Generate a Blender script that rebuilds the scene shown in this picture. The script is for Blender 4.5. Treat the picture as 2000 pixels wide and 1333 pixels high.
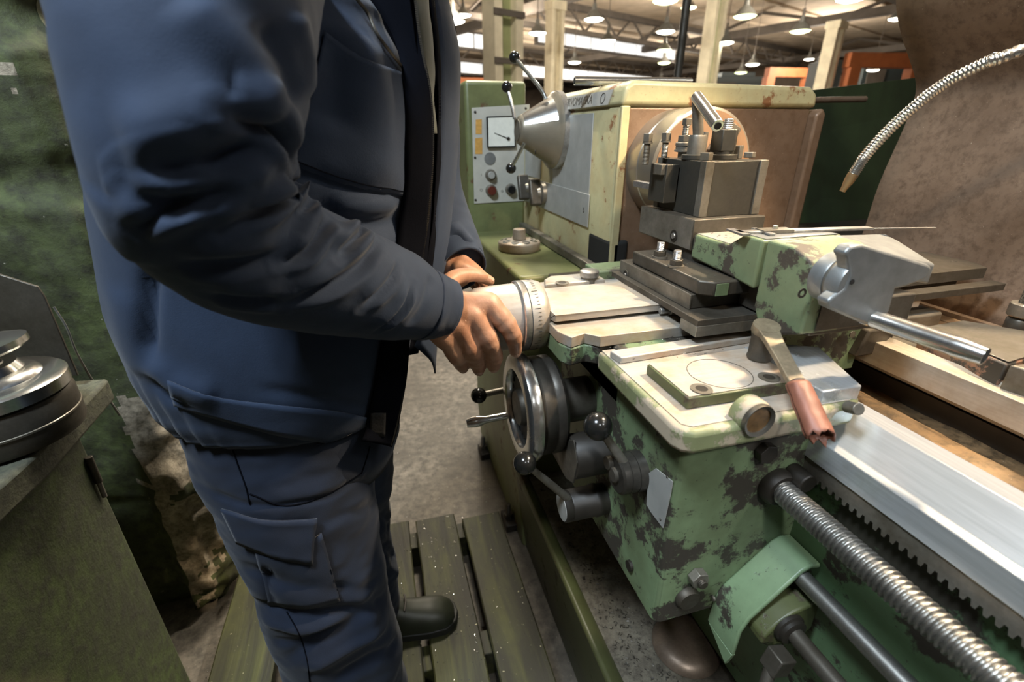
import bpy, bmesh, math, random
from mathutils import Vector, Matrix, noise
from mathutils.bvhtree import BVHTree
import numpy as np
random.seed(7)
for o in list(bpy.data.objects): bpy.data.objects.remove(o)
SC = bpy.context.scene
COL = SC.collection

# ---------------------------------------------------------------- camera
FPX, CH = 920.0, 1.40                       # focal length in pixels of the 2000 px frame, camera height
YAW, PITCH, ROLL = math.radians(15.33), math.radians(23.98), math.radians(-0.33)
def _rot():
    ca, sa, cb, sb, cc, sc = math.cos(YAW), math.sin(YAW), math.cos(PITCH), math.sin(PITCH), math.cos(ROLL), math.sin(ROLL)
    B = Matrix(((1,0,0),(0,0,-1),(0,1,0)))
    Ya = Matrix(((ca,-sa,0),(sa,ca,0),(0,0,1)))
    Pi = Matrix(((1,0,0),(0,cb,-sb),(0,sb,cb)))
    Ro = Matrix(((cc,-sc,0),(sc,cc,0),(0,0,1)))
    return Ro @ Pi @ B @ Ya                 # world -> (right, down, forward)
RC = _rot()
CAMLOC = Vector((0, 0, CH))
cam_d = bpy.data.cameras.new('camera'); cam = bpy.data.objects.new('camera', cam_d); COL.objects.link(cam)
cam_d.sensor_width = 36.0; cam_d.lens = FPX/2000*36
cam_d.clip_start = 0.02; cam_d.clip_end = 200
RT = RC.transposed()
rgt, dwn, fwd = RT @ Vector((1,0,0)), RT @ Vector((0,1,0)), RT @ Vector((0,0,1))
cam.matrix_world = Matrix(((rgt.x,-dwn.x,-fwd.x,0),(rgt.y,-dwn.y,-fwd.y,0),(rgt.z,-dwn.z,-fwd.z,CH),(0,0,0,1)))
cam_d.dof.use_dof = True; cam_d.dof.focus_distance = 0.80; cam_d.dof.aperture_fstop = 4.0
SC.camera = cam
def _ray(x, y): return RT @ Vector(((x-1000)/FPX, (y-666.5)/FPX, 1))
def pz(x, y, z):                            # measured point of the photograph on a plane of known height / side / distance
    d = _ray(x, y); return CAMLOC + d*((z-CH)/d.z)
def px(x, y, X):
    d = _ray(x, y); return CAMLOC + d*(X/d.x)
def py(x, y, Y):
    d = _ray(x, y); return CAMLOC + d*(Y/d.y)

# ---------------------------------------------------------------- world, lights, exposure
SC.view_settings.view_transform = 'Standard'; SC.view_settings.look = 'None'
SC.view_settings.exposure = 0.0; SC.view_settings.gamma = 1.0; SC.view_settings.use_curve_mapping = False
W = bpy.data.worlds.new('world'); SC.world = W; W.use_nodes = True
W.node_tree.nodes['Background'].inputs[0].default_value = (0.62, 0.66, 0.70, 1)
W.node_tree.nodes['Background'].inputs[1].default_value = 0.06
def light(name, kind, loc, target, energy, color, size=0.3, spot=None, blend=0.4):
    d = bpy.data.lights.new(name, kind); d.energy = energy; d.color = color
    if kind == 'AREA': d.size = size
    else: d.shadow_soft_size = size
    if spot: d.spot_size = math.radians(spot); d.spot_blend = blend
    o = bpy.data.objects.new(name, d); COL.objects.link(o); o.location = loc
    o.rotation_euler = (Vector(target)-Vector(loc)).to_track_quat('-Z', 'Y').to_euler()
    return o
light('work_lamp_light', 'SPOT', (0.99, 0.50, 2.02), (0.60, 0.66, 1.10), 135, (1.0, 0.77, 0.52), 0.03, 74, 0.4)
light('headstock_fill_light', 'SPOT', (0.45, -0.45, 2.5), (1.08, 0.92, 1.36), 85, (1.0, 0.82, 0.62), 0.05, 47, 0.4)  # warm spot added without a fitting to brighten headstock, chuck and splash guard
light('hall_lamp_light', 'AREA', (-0.80, 0.0, 3.2), (-0.15, 0.7, 1.2), 92, (0.76, 0.88, 1.0), 0.42)
light('aisle_lamp_light', 'SPOT', (0.45, 2.6, 4.0), (-0.05, 1.5, 0.2), 440, (1.0, 0.90, 0.74), 0.25, 52, 0.6)
light('pillar_fill_light', 'SPOT', (1.6, 2.5, 3.2), (-0.60, 1.40, 0.50), 420, (1.0, 0.92, 0.80), 0.10, 20, 0.6)  # narrow spot added only to brighten the pillar's bare edge
light('apron_fill_light', 'SPOT', (1.15, -1.0, 2.5), (0.66, 0.20, 0.75), 45, (0.97, 0.98, 1.0), 0.10, 40, 0.6)  # added fill for apron and bed, coned to spare the jacket
light('pan_fill_light', 'SPOT', (0.05, -1.2, 2.6), (0.54, 0.30, 0.40), 110, (0.95, 0.98, 1.0), 0.10, 33, 0.7)  # added spot reaching under the apron to brighten pan and bed side
light('column_fill_light', 'POINT', (1.2, 5.2, 4.4), (0, 0, 0), 220, (1.0, 0.9, 0.74), 0.3)  # bare point added to brighten the cream column behind the console
light('bay_lamp_light', 'AREA', (2.4, -1.0, 4.2), (0.7, 0.4, 0.9), 26, (1.0, 0.96, 0.90), 0.8)
for _i, (_x, _y) in enumerate(((2.2, 11.5), (5.2, 19.4), (12.2, 17.9), (10.3, 27.9), (1.4, 28.6), (18.5, 29.0), (21.0, 21.0), (9.0, 9.0))):
    light('far_roof_fill_%d' % _i, 'POINT', (_x, _y, 4.55), (0, 0, 0), 800, (1.0, 0.88, 0.72), 0.35)  # unshaded points added to lighten the roof, apart from the pendant lamps

# ---------------------------------------------------------------- mesh helpers
def V(*a): return Vector(a)
class MB:
    def __init__(s): s.v = []; s.f = []; s.m = []
    def add(s, vs, fs, m=0):
        b = len(s.v); s.v += [tuple(v) for v in vs]; s.f += [tuple(b+i for i in f) for f in fs]; s.m += [m]*len(fs); return s
    def box(s, x0, x1, y0, y1, z0, z1, M=None):
        vs = [Vector((x, y, z)) for x in (x0, x1) for y in (y0, y1) for z in (z0, z1)]
        if M: vs = [M @ v for v in vs]
        return s.add(vs, [(0,1,3,2),(4,6,7,5),(0,4,5,1),(2,3,7,6),(0,2,6,4),(1,5,7,3)])
    def ext(s, pts, vec):
        n = len(pts); vec = Vector(vec); a = [Vector(p) for p in pts]; b = [p+vec for p in a]
        nrm = Vector((0,0,0))
        for i in range(n): nrm += a[i].cross(a[(i+1) % n])
        fl = nrm.dot(vec) > 0
        fs = [tuple(range(n)), tuple(range(2*n-1, n-1, -1))] + [(i, i+n, (i+1) % n+n, (i+1) % n) for i in range(n)]
        if fl: fs = [f[::-1] for f in fs]
        return s.add(a+b, fs)
    def prism(s, poly, ax, a, b):               # polygon in the two other axes, extruded along ax from a to b
        if ax == 'y': pts = [(p[0], a, p[1]) for p in poly]; vec = (0, b-a, 0)
        elif ax == 'x': pts = [(a, p[0], p[1]) for p in poly]; vec = (b-a, 0, 0)
        else: pts = [(p[0], p[1], a) for p in poly]; vec = (0, 0, b-a)
        return s.ext(pts, vec)
    def rev(s, prof, c, ax, seg=32, closed=False):  # profile [(r, h)] about axis ax through c
        c = Vector(c); ax = Vector(ax).normalized(); u = ax.orthogonal().normalized(); w = ax.cross(u)
        vs = []; fs = []; n = len(prof)
        for (r, h) in prof:
            for k in range(seg):
                t = 2*math.pi*k/seg; vs.append(c+ax*h+(u*math.cos(t)+w*math.sin(t))*max(r, 1e-5))
        for i in range(n-1):
            for k in range(seg):
                k2 = (k+1) % seg; fs.append((i*seg+k, i*seg+k2, (i+1)*seg+k2, (i+1)*seg+k))
        if closed:
            for k in range(seg):
                k2 = (k+1) % seg; fs.append(((n-1)*seg+k, (n-1)*seg+k2, k2, k))
        else:
            fs.append(tuple(range(seg-1, -1, -1))); fs.append(tuple((n-1)*seg+k for k in range(seg)))
        return s.add(vs, fs)
    def cyl(s, p, q, r, r2=None, seg=24):
        p = Vector(p); q = Vector(q); return s.rev([(r, 0), (r if r2 is None else r2, (q-p).length)], p, q-p, seg)
    def hexa(s, p, q, r): return s.cyl(p, q, r, None, 6)
    def ball(s, c, r, seg=28, rings=16):
        return s.rev([(r*math.sin(math.pi*i/rings), -r*math.cos(math.pi*i/rings)) for i in range(rings+1)], c, (0,0,1), seg)
    def tube(s, pts, r, seg=12, up=None):
        pts = [Vector(p) for p in pts]; n = len(pts); rs = r if isinstance(r, (list, tuple)) else [r]*n
        vs = []; fs = []; u = None
        for i, p in enumerate(pts):
            t = (pts[min(i+1, n-1)]-pts[max(i-1, 0)]).normalized()
            u = (t.orthogonal() if u is None else u-t*u.dot(t)).normalized(); w = t.cross(u)
            for k in range(seg):
                a = 2*math.pi*k/seg; vs.append(p+(u*math.cos(a)+w*math.sin(a))*rs[i])
        for i in range(n-1):
            for k in range(seg):
                k2 = (k+1) % seg; fs.append((i*seg+k, i*seg+k2, (i+1)*seg+k2, (i+1)*seg+k))
        fs.append(tuple(range(seg-1, -1, -1))); fs.append(tuple((n-1)*seg+k for k in range(seg)))
        return s.add(vs, fs)
    def grid(s, rows):                           # rows of points -> quads
        n = len(rows[0]); vs = [p for r in rows for p in r]
        return s.add(vs, [(i*n+j, i*n+j+1, (i+1)*n+j+1, (i+1)*n+j) for i in range(len(rows)-1) for j in range(n-1)])
    def mesh(s, name, smooth=40):
        me = bpy.data.meshes.new(name); me.from_pydata(s.v, [], s.f); me.validate()
        bm = bmesh.new(); bm.from_mesh(me); bmesh.ops.recalc_face_normals(bm, faces=bm.faces); bm.to_mesh(me); bm.free()
        if smooth is not None:
            me.shade_smooth(); me.set_sharp_from_angle(angle=math.radians(smooth))
        return me
    def build(s, name, mat, parent=None, bevel=0, seg=2, smooth=40, label=None):
        return obj(name, s.mesh(name, smooth), mat, parent, bevel, seg, label)
def obj(name, me, mat, parent=None, bevel=0, seg=2, label=None):
    o = bpy.data.objects.new(name, me); COL.objects.link(o)
    if mat is not None and not me.materials: me.materials.append(mat)
    if parent is not None:
        o.parent = parent
        if parent.type == 'EMPTY': o.location = -parent.location
    if bevel:
        b = o.modifiers.new('bevel', 'BEVEL'); b.width = bevel; b.segments = seg; b.limit_method = 'ANGLE'; b.angle_limit = math.radians(38)
        b.harden_normals = False
    if label: o['label'] = label
    return o
def thing(name, label, cat, loc=(0,0,0), group=None):
    o = bpy.data.objects.new(name, None); COL.objects.link(o); o.location = loc; o.empty_display_size = 0.05
    return tag(o, label, cat, group)
def tag(o, label, cat, group=None):
    o['label'] = label; o['category'] = cat
    if group: o['group'] = group
    return o
def struct(o, label=None):
    o['kind'] = 'structure'
    if label: o['label'] = label
    return o
def spline(pts, n=8):                            # Catmull-Rom through points
    P = [Vector(p) for p in pts]; P = [P[0]*2-P[1]]+P+[P[-1]*2-P[-2]]; out = []
    for i in range(1, len(P)-2):
        for k in range(n):
            t = k/n; a, b, c, d = P[i-1], P[i], P[i+1], P[i+2]
            out.append(0.5*((2*b)+(c-a)*t+(2*a-5*b+4*c-d)*t*t+(3*b-a-3*c+d)*t*t*t))
    out.append(P[-2]); return out

# ---------------------------------------------------------------- materials
class NT:
    def __init__(s, name):
        s.m = bpy.data.materials.new(name); s.m.use_nodes = True; s.t = s.m.node_tree; s.n = s.t.nodes; s.n.clear()
        s.out = s.n.new('ShaderNodeOutputMaterial'); s.b = s.n.new('ShaderNodeBsdfPrincipled'); s.l(s.b.outputs[0], s.out.inputs[0])
        s.co = s.n.new('ShaderNodeTexCoord').outputs['Object']
    def l(s, a, b): s.t.links.new(a, b)
    def set(s, sock, v):
        if hasattr(v, 'is_output'): s.l(v, sock)
        else: sock.default_value = v if not isinstance(v, tuple) or len(v) == 4 or sock.type == 'VECTOR' else (*v, 1)
    def noise(s, scale, detail=4, rough=.55, stretch=None, dist=0):
        n = s.n.new('ShaderNodeTexNoise'); n.inputs['Scale'].default_value = scale; n.inputs['Detail'].default_value = detail
        n.inputs['Roughness'].default_value = rough; n.inputs['Distortion'].default_value = dist
        co = s.co
        if stretch:
            mp = s.n.new('ShaderNodeMapping'); s.l(co, mp.inputs[0]); mp.inputs['Scale'].default_value = stretch; co = mp.outputs[0]
        s.l(co, n.inputs['Vector']); return n.outputs['Fac']
    def ramp(s, fac, a, b, ca=(0,0,0,1), cb=(1,1,1,1)):
        r = s.n.new('ShaderNodeValToRGB'); r.color_ramp.elements[0].position = a; r.color_ramp.elements[1].position = b
        r.color_ramp.elements[0].color = ca; r.color_ramp.elements[1].color = cb; s.l(fac, r.inputs[0]); return r.outputs[0]
    def mix(s, fac, a, b, mode='MIX'):
        n = s.n.new('ShaderNodeMix'); n.data_type = 'RGBA'; n.blend_type = mode
        s.set(n.inputs[0], fac); s.set(n.inputs[6], a); s.set(n.inputs[7], b); return n.outputs[2]
    def math(s, op, a, b=0.0):
        n = s.n.new('ShaderNodeMath'); n.operation = op; s.set(n.inputs[0], a); s.set(n.inputs[1], b); return n.outputs[0]
    def bump(s, h, strength, dist=0.002):
        n = s.n.new('ShaderNodeBump'); n.inputs['Strength'].default_value = strength; n.inputs['Distance'].default_value = dist
        s.l(h, n.inputs['Height']); s.l(n.outputs[0], s.b.inputs['Normal'])
    def fin(s, col=None, rough=None, metal=None, **k):
        if col is not None: s.set(s.b.inputs['Base Color'], col)
        if rough is not None: s.set(s.b.inputs['Roughness'], rough)
        if metal is not None: s.set(s.b.inputs['Metallic'], metal)
        for kk, v in k.items(): s.set(s.b.inputs[kk], v)
        return s.m
def c4(c): return (*c, 1)
def steel(name, col=(.55,.54,.52), rough=.32, metal=.85, stretch=None, dirt=(.10,.085,.065), damt=.45, scale=18):
    t = NT(name); st = stretch or (1,1,1)
    n1 = t.noise(scale, 6, .65); m = t.ramp(n1, damt-.12, damt+.22)
    fine = t.noise(220, 3, .5, st)
    col2 = t.mix(t.ramp(fine, .3, .7), tuple(c*.82 for c in col), col)
    c = t.mix(m, dirt, col2)
    r = t.mix(m, (rough+.25,)*3, (rough,)*3)
    t.bump(fine, .12, .0006)
    return t.fin(c, r, metal)
def paint(name, col, chip=(.035,.030,.022), thr=.40, scale=14, edge=.02, grime=(.05,.045,.02), gamt=.45, rough=.42, stretch=None, specks=True):
    t = NT(name)
    n1 = t.noise(scale, 9, .68, stretch); keep = t.ramp(n1, thr-edge, thr+edge)
    n2 = t.noise(5, 5, .6); n3 = t.noise(60, 4, .6)
    c = t.mix(t.ramp(n3, .3, .75), tuple(v*.86 for v in col), col)
    c = t.mix(t.math('MULTIPLY', t.ramp(n2, .42, .72), gamt), c, grime)
    if specks:
        n4 = t.noise(170, 4, .65); sp = t.ramp(n4, .30, .34); c = t.mix(sp, chip, c)
    c = t.mix(keep, chip, c)
    t.bump(keep, .35, .0012)
    return t.fin(c, t.mix(keep, (.6,)*3, (rough,)*3), 0.0)
def plain(name, col, rough=.5, metal=0.0, var=.25, scale=30, bump=0, **k):
    t = NT(name); n = t.noise(scale, 5, .6)
    c = t.mix(t.ramp(n, .3, .7), tuple(v*(1-var) for v in col), tuple(min(1, v*(1+var*.5)) for v in col))
    if bump: t.bump(n, bump, .002)
    return t.fin(c, rough, metal, **k)
def emit(name, col, strength):
    t = NT(name); return t.fin(col, .5, 0, **{'Emission Color': c4(col), 'Emission Strength': strength})
M = {}
M['green'] = paint('green_paint', (.160,.225,.118), thr=.472, scale=11, gamt=.75)
M['green_clean'] = paint('green_paint_sound', (.175,.255,.140), thr=.36, scale=9, gamt=.4)
M['olive'] = paint('olive_paint', (.165,.185,.075), thr=.375, scale=9, gamt=.6, chip=(.10,.05,.02))
M['cream'] = paint('cream_green_paint', (.42,.39,.22), thr=.405, scale=13, gamt=.55, chip=(.20,.09,.035), grime=(.30,.17,.06))
M['rail_green'] = paint('bed_green_paint', (.10,.185,.090), thr=.44, scale=10, gamt=.6)
M['green_worn'] = paint('green_paint_chipped', (.19,.245,.130), thr=.46, scale=16, gamt=.5, chip=(.06,.048,.035))
M['pan'] = paint('dark_olive_pan', (.075,.085,.032), thr=.40, scale=9, gamt=.7, chip=(.05,.035,.02))
M['dark_green'] = plain('dark_green_panel', (.020,.040,.015), .6, 0, .3, 12)
M['steel'] = steel('steel', damt=.36)
M['ground'] = steel('ground_steel', (.52,.50,.46), .33, .42, (.15,1,1), (.34,.24,.13), .38, 9)
M['way'] = steel('way_steel', (.58,.60,.60), .22, .6, (1,.05,1), (.30,.27,.2), .28, 7)
M['plate'] = steel('milled_plate', (.50,.46,.40), .40, .34, (.12,1,1), (.36,.22,.11), .36, 10)
M['dark_steel'] = steel('dark_steel', (.105,.095,.078), .36, .55, None, (.05,.042,.03), .42, 16)
M['mid_steel'] = steel('oily_steel', (.27,.25,.21), .34, .6, (.2,1,1), (.10,.085,.06), .42, 12)
M['tool_steel'] = steel('tool_post_steel', (.10,.093,.08), .32, .7, None, (.07,.065,.05), .46, 7)
M['screw'] = steel('lead_screw_steel', (.42,.41,.38), .30, .9, None, (.08,.075,.06), .40, 10)
M['rear_way'] = steel('rear_way_steel', (.50,.45,.37), .34, .4, (1,.06,1), (.30,.22,.13), .36, 9)
M['spanner'] = steel('forged_spanner_steel', (.30,.25,.17), .42, .45, None, (.10,.075,.045), .42, 22)
M['drum'] = steel('blackened_steel', (.075,.068,.057), .32, .6, None, (.03,.026,.02), .42, 18)
M['wing'] = paint('worn_saddle_paint', (.20,.215,.105), thr=.475, scale=18, gamt=.5, chip=(.34,.28,.20), grime=(.10,.09,.03))
M['cap'] = steel('bronzed_cap_steel', (.26,.20,.15), .36, .55, None, (.12,.085,.06), .42, 14)
M['cast'] = plain('cast_aluminium', (.24,.25,.245), .42, .55, .22, 40, .08)
M['chrome'] = steel('polished_steel', (.70,.70,.67), .20, .95, None, (.35,.3,.22), .25, 6)
M['sheet'] = plain('grey_instruction_plate', (.42,.42,.39), .45, .35, .14, 25)
M['black'] = plain('black_plastic', (.012,.012,.011), .18, 0, .1, 10)
M['blackhole'] = plain('hole_shade_black', (.006,.006,.005), .8, 0, .1, 10)  # near-black on solid faces, standing in for shade inside bores and pockets
M['dark'] = plain('greasy_dark', (.024,.020,.015), .5, .2, .4, 20, .1)
def rust_mat(name, a, b, c, scale=6, rough=.6):
    t = NT(name); n1 = t.noise(scale, 8, .65); n2 = t.noise(scale*9, 6, .7); n3 = t.noise(scale*45, 2, .5)
    k = t.mix(t.ramp(n1, .35, .65), a, b); k = t.mix(t.ramp(n2, .46, .72), k, c)
    k = t.mix(t.ramp(n3, .745, .78), k, (.50,.42,.32))
    t.bump(n2, .25, .002); return t.fin(k, rough, .15)
M['rust'] = rust_mat('rusty_sheet', (.150,.100,.064), (.235,.165,.112), (.095,.062,.038))
M['rust_guard'] = rust_mat('rust_brown_guard', (.135,.085,.052), (.170,.112,.072), (.110,.065,.036), 5, .42)
M['bedrust_lit'] = rust_mat('oily_bed_lamplit', (.040,.028,.016), (.30,.19,.095), (.026,.020,.013), 7, .36)  # rust and oil; the golden tone also paints in a patch of lamplight
M['red_primer'] = paint('red_primer', (.30,.15,.09), thr=.47, scale=16, gamt=.5)
M['orange'] = plain('crane_orange', (.42,.13,.045), .6, 0, .2, 3)
M['red'] = plain('red_button', (.10,.02,.012), .35, 0, .1, 10)
M['leather'] = plain('red_rubber_grip', (.20,.075,.045), .5, 0, .25, 40, .15)
M['white'] = plain('dial_white', (.72,.72,.64), .4, 0, .08, 60)
M['amber'] = plain('amber_sticker', (.55,.30,.07), .5, 0, .3, 60)
M['bulb'] = emit('lamp_bulb', (1.0, .96, .80), 16.0)
M['bulb_green'] = emit('lamp_bulb_greenish', (.92, 1.0, .50), 7.0)
M['window'] = emit('window_daylight', (.95, .98, 1.0), .85)
def wood_mat(name, a, b, c):
    t = NT(name); n1 = t.noise(16, 6, .6, (1.0,.09,1.0), 1.2); n2 = t.noise(5, 5, .6); n3 = t.noise(90, 4, .6)
    k = t.mix(t.ramp(n1, .40, .62), a, b); k = t.mix(t.ramp(n2, .40, .70), k, c)
    k = t.mix(t.ramp(n3, .69, .73), k, (.45,.42,.26))
    t.bump(n1, .5, .004); return t.fin(k, .62, 0)
M['pallet'] = wood_mat('green_stained_wood', (.017,.018,.006), (.068,.072,.016), (.018,.016,.009))
M['plank'] = wood_mat('raw_wood', (.16,.095,.045), (.34,.22,.12), (.24,.15,.08))
def floor_mat():
    t = NT('oily_concrete_floor'); n1 = t.noise(2.2, 8, .65); n2 = t.noise(24, 8, .7); n3 = t.noise(130, 3, .5)
    k = t.mix(t.ramp(n1, .35, .62), (.085,.070,.052), (.30,.26,.205)); k = t.mix(t.ramp(n2, .38, .68), tuple(v*.6 for v in (.13,.115,.09)), k)
    k = t.mix(t.ramp(n3, .71, .74), k, (.42,.39,.30)); t.bump(n2, .35, .004); return t.fin(k, .6, 0)
M['floor'] = floor_mat()
def moss_mat(name, a, b, c, spot, scale=4):
    t = NT(name); n1 = t.noise(scale, 8, .68); n2 = t.noise(scale*7, 8, .7); n3 = t.noise(85, 5, .62); n4 = t.noise(9, 10, .72)
    k = t.mix(t.ramp(n1, .38, .62), a, b); k = t.mix(t.ramp(n2, .40, .70), k, c); k = t.mix(t.ramp(n3, .70, .745), k, spot)
    k = t.mix(t.ramp(n4, .69, .71), k, tuple(v*1.1 for v in spot))
    t.bump(n2, .6, .006); return t.fin(k, .75, 0)
M['moss'] = moss_mat('mossy_concrete', (.052,.060,.024), (.090,.112,.036), (.026,.023,.015), (.42,.40,.31))
M['bare'] = moss_mat('bare_concrete', (.30,.25,.18), (.50,.43,.32), (.085,.07,.045), (.45,.42,.35), 8)
M['bench_green'] = moss_mat('greasy_green_sheet', (.052,.060,.028), (.085,.115,.035), (.040,.036,.028), (.20,.20,.14), 5)
M['slab'] = moss_mat('worn_slab', (.075,.078,.05), (.12,.12,.075), (.045,.045,.035), (.2,.2,.16), 12)
M['ceil'] = plain('hall_roof_boards', (.52,.43,.33), .9, 0, .3, 1.2)
M['truss'] = plain('hall_truss_steel', (.10,.085,.072), .8, 0, .3, 2)
M['column'] = plain('hall_column_paint', (.72,.66,.50), .7, 0, .2, 3)
M['col_green'] = plain('hall_column_green', (.36,.40,.20), .7, 0, .2, 3)
M['shade'] = plain('lamp_shade_enamel', (.10,.10,.09), .5, .1, .2, 5)
M['wall'] = plain('hall_wall', (.34,.27,.21), .9, 0, .3, 1.0)
# ================================================================ the hall
struct(MB().box(-9, 42, -5, 46, -.1, 0).build('floor', M['floor'], smooth=None), 'oil-stained concrete workshop floor strewn with chips')
HA = V(.927, .375, 0); HB = V(-.375, .927, 0)     # the hall stands askew to the lathe
def hp(a, b, z): p = HA*a+HB*b; return V(p.x, p.y, z)
def hbox(mb, a0, a1, b0, b1, z0, z1):
    vs = [hp(a, b, z) for a in (a0, a1) for b in (b0, b1) for z in (z0, z1)]
    return mb.add(vs, [(0,1,3,2),(4,6,7,5),(0,4,5,1),(2,3,7,6),(0,2,6,4),(1,5,7,3)])
CZ = 6.2
struct(hbox(MB(), -10, 46, -10, 44, CZ, CZ+.15).build('ceiling', M['ceil'], smooth=None), 'pale brown boarded hall roof')
struct(hbox(MB(), -10, 46, 44, 44.3, 0, CZ).build('wall_back', M['wall'], smooth=None), 'dim far wall of the hall')
struct(hbox(MB(), 46, 46.3, -10, 44, 0, CZ).build('wall_right', M['wall'], smooth=None), 'dim side wall of the hall')
struct(hbox(MB(), -10.3, -10, -10, 44, 0, CZ).build('wall_left', M['wall'], smooth=None), 'dim left wall of the hall')
struct(hbox(MB(), -10, 46, -10.3, -10, 0, CZ).build('wall_front', M['wall'], smooth=None), 'dim wall behind the viewer')
# roof beams along the bays, ribs of the roof boards, trusses
n = 0
for b in (7, 17, 27, 37):
    n += 1
    mb = MB(); hbox(mb, -10, 46, b-.12, b+.12, 5.15, 5.32); hbox(mb, -10, 46, b-.12, b+.12, CZ-.22, CZ)
    for k in range(28):
        a = -9+k*2
        mb.tube([hp(a, b, 5.3), hp(a+1, b, CZ-.1), hp(a+2, b, 5.3)], .06, 5)
    struct(mb.build('trim_%d' % n, M['truss'], smooth=None), 'dark roof truss with zigzag web')
for a in (2, 13, 24, 35):
    n += 1
    mb = MB(); hbox(mb, a-.14, a+.14, -10, 44, 5.32, 5.62)
    for k in range(9):
        mb.tube([hp(a, -8+k*6, 5.4), hp(a, -5+k*6, CZ-.05), hp(a, -2+k*6, 5.4)], .07, 5)
    struct(mb.build('trim_%d' % n, M['truss'], smooth=None), 'dark lengthwise roof beam')
for k in range(20):
    n += 1
    struct(hbox(MB(), -10, 46, -9+k*2.6, -8.86+k*2.6, CZ-.10, CZ).build('trim_%d' % n, M['ceil'], smooth=None), 'pale roof rib')
# glazed strips under the roof, each with panes between mullions
for i, (a0, a1, b, z0, z1) in enumerate([(4, 16, 21.5, 5.0, 5.55), (8, 22, 29.5, 4.9, 5.5), (16.5, 27, 19.5, 5.2, 5.75), (9, 24, 41, 4.3, 5.0), (20, 34, 26.5, 4.6, 5.2)]):
    fr = hbox(MB(), a0-.1, a1+.1, b+.06, b+.16, z0-.12, z1+.12).build('window_%d' % (i+1), M['truss'], smooth=None)
    struct(fr, 'long bright glazed strip under the hall roof')
    nn = int((a1-a0)/1.6)
    for k in range(nn):
        w = (a1-a0)/nn
        hbox(MB(), a0+k*w+.06, a0+(k+1)*w-.06, b-.02, b+.05, z0, z1).build('pane', M['window'], fr, smooth=None)
def far(pxx, pyy, d):                             # a point seen at (pxx, pyy), d metres ahead
    return CAMLOC + _ray(pxx, pyy)*d
# columns
def hall_column(cx, d, w, top, label, mats, straps=0):
    c = far(cx, 200, d); root = thing('hall_column', label, 'column', (c.x, c.y, 0))
    def bx(mb, u0, u1, v0, v1, z0, z1):
        vs = [V(c.x, c.y, z)+HA*u+HB*v for u in (u0, u1) for v in (v0, v1) for z in (z0, z1)]
        return mb.add(vs, [(0,1,3,2),(4,6,7,5),(0,4,5,1),(2,3,7,6),(0,2,6,4),(1,5,7,3)])
    for s in (-1, 1):
        bx(MB(), s*w*.5-w*.18, s*w*.5+w*.18, -w*.4, w*.4, 0, top).build('flange', mats[0], root)
    bx(MB(), -w*.33, w*.33, -w*.06, w*.06, 0, top).build('web', mats[1], root)
    bx(MB(), -w*.75, w*.75, -w*.5, w*.5, top-.25, top).build('column_head', mats[1], root)
    for k in range(straps):
        bx(MB(), -w*.72, w*.72, -w*.46, -w*.40, 2.35+k*.62, 2.43+k*.62).build('strap', M['truss'], root)
    return root
hall_column(984, 7.6, .40, 5.15, 'tall cream steel column with dark straps behind the control console', (M['column'], M['col_green']), 3)
hall_column(1374, 14.5, .42, 5.15, 'cream and green column right of the dark pole', (M['column'], M['col_green']))
hall_column(1600, 19, .52, 5.15, 'pale column beside the orange crane in the far hall', (M['column'], M['column']))
hall_column(1080, 16, .40, 5.15, 'faint cream column behind the upper black ball lever', (M['column'], M['column']))
# pendant lamps
def make_lamp(col):
    root = thing('pendant_lamp', 'lamp', 'lamp')
    MB().rev([(.03,.34),(.05,.34),(.07,.20),(.14,.15),(.255,.0),(.245,.0),(.13,.135),(.05,.18)], (0,0,0), (0,0,1), 20).build('shade', M['shade'], root)
    MB().rev([(.0,-.055),(.12,-.045),(.21,-.018),(.242,.004),(.225,.03),(.12,.10),(.0,.11)], (0,0,0), (0,0,1), 20).build('bulb', col, root)
    MB().cyl((0,0,.34), (0,0,.5), .035, seg=8).build('cap', M['truss'], root)
    return root
LAMPS = [(1160,38,38,0,'bright pendant lamp right of the strapped column, high up'),(1050,65,34,0,'pendant lamp just above the upper black ball lever'),(1187,80,31,0,'pendant lamp below and right of the brightest one'),
 (1122,122,25,0,'small pendant lamp above the pipe on the headstock'),(1300,62,36,0,'pendant lamp left of the dark pole, upper one'),(1297,98,28,1,'greenish pendant lamp left of the dark pole'),
 (1297,123,24,1,'small yellow pendant lamp left of the dark pole, low'),(1300,2,50,1,'large yellow pendant lamp at the top edge beside the dark pole'),(1455,32,43,1,'yellow pendant lamp right of the green-headed column'),
 (1416,84,33,0,'pendant lamp beside the green-headed column'),(1398,114,17,0,'tiny white pendant lamp close to the green-headed column'),(1470,126,25,0,'pendant lamp in the middle distance above the headstock lid'),
 (1447,142,23,1,'low yellow pendant lamp above the headstock lid'),(1563,61,38,1,'yellow pendant lamp with dark shade near the far column'),(1661,-2,52,0,'large white pendant lamp at the top edge near the guard'),
 (1752,37,30,0,'white pendant lamp half hidden by the rusty guard'),(1580,116,18,0,'tiny pendant lamp in front of the far pale column'),(1705,137,22,0,'white pendant lamp below the orange crane'),
 (886,42,44,0,'big white pendant lamp at the edge of the blue jacket'),(905,30,30,0,'smaller white pendant lamp behind the one at the jacket edge'),(1290,157,17,1,'tiny green pendant lamp just over the headstock lid'),
 (1345,15,16,1,'tiny yellow pendant lamp right beside the dark pole')]
prot = None
protos = {}
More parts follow.
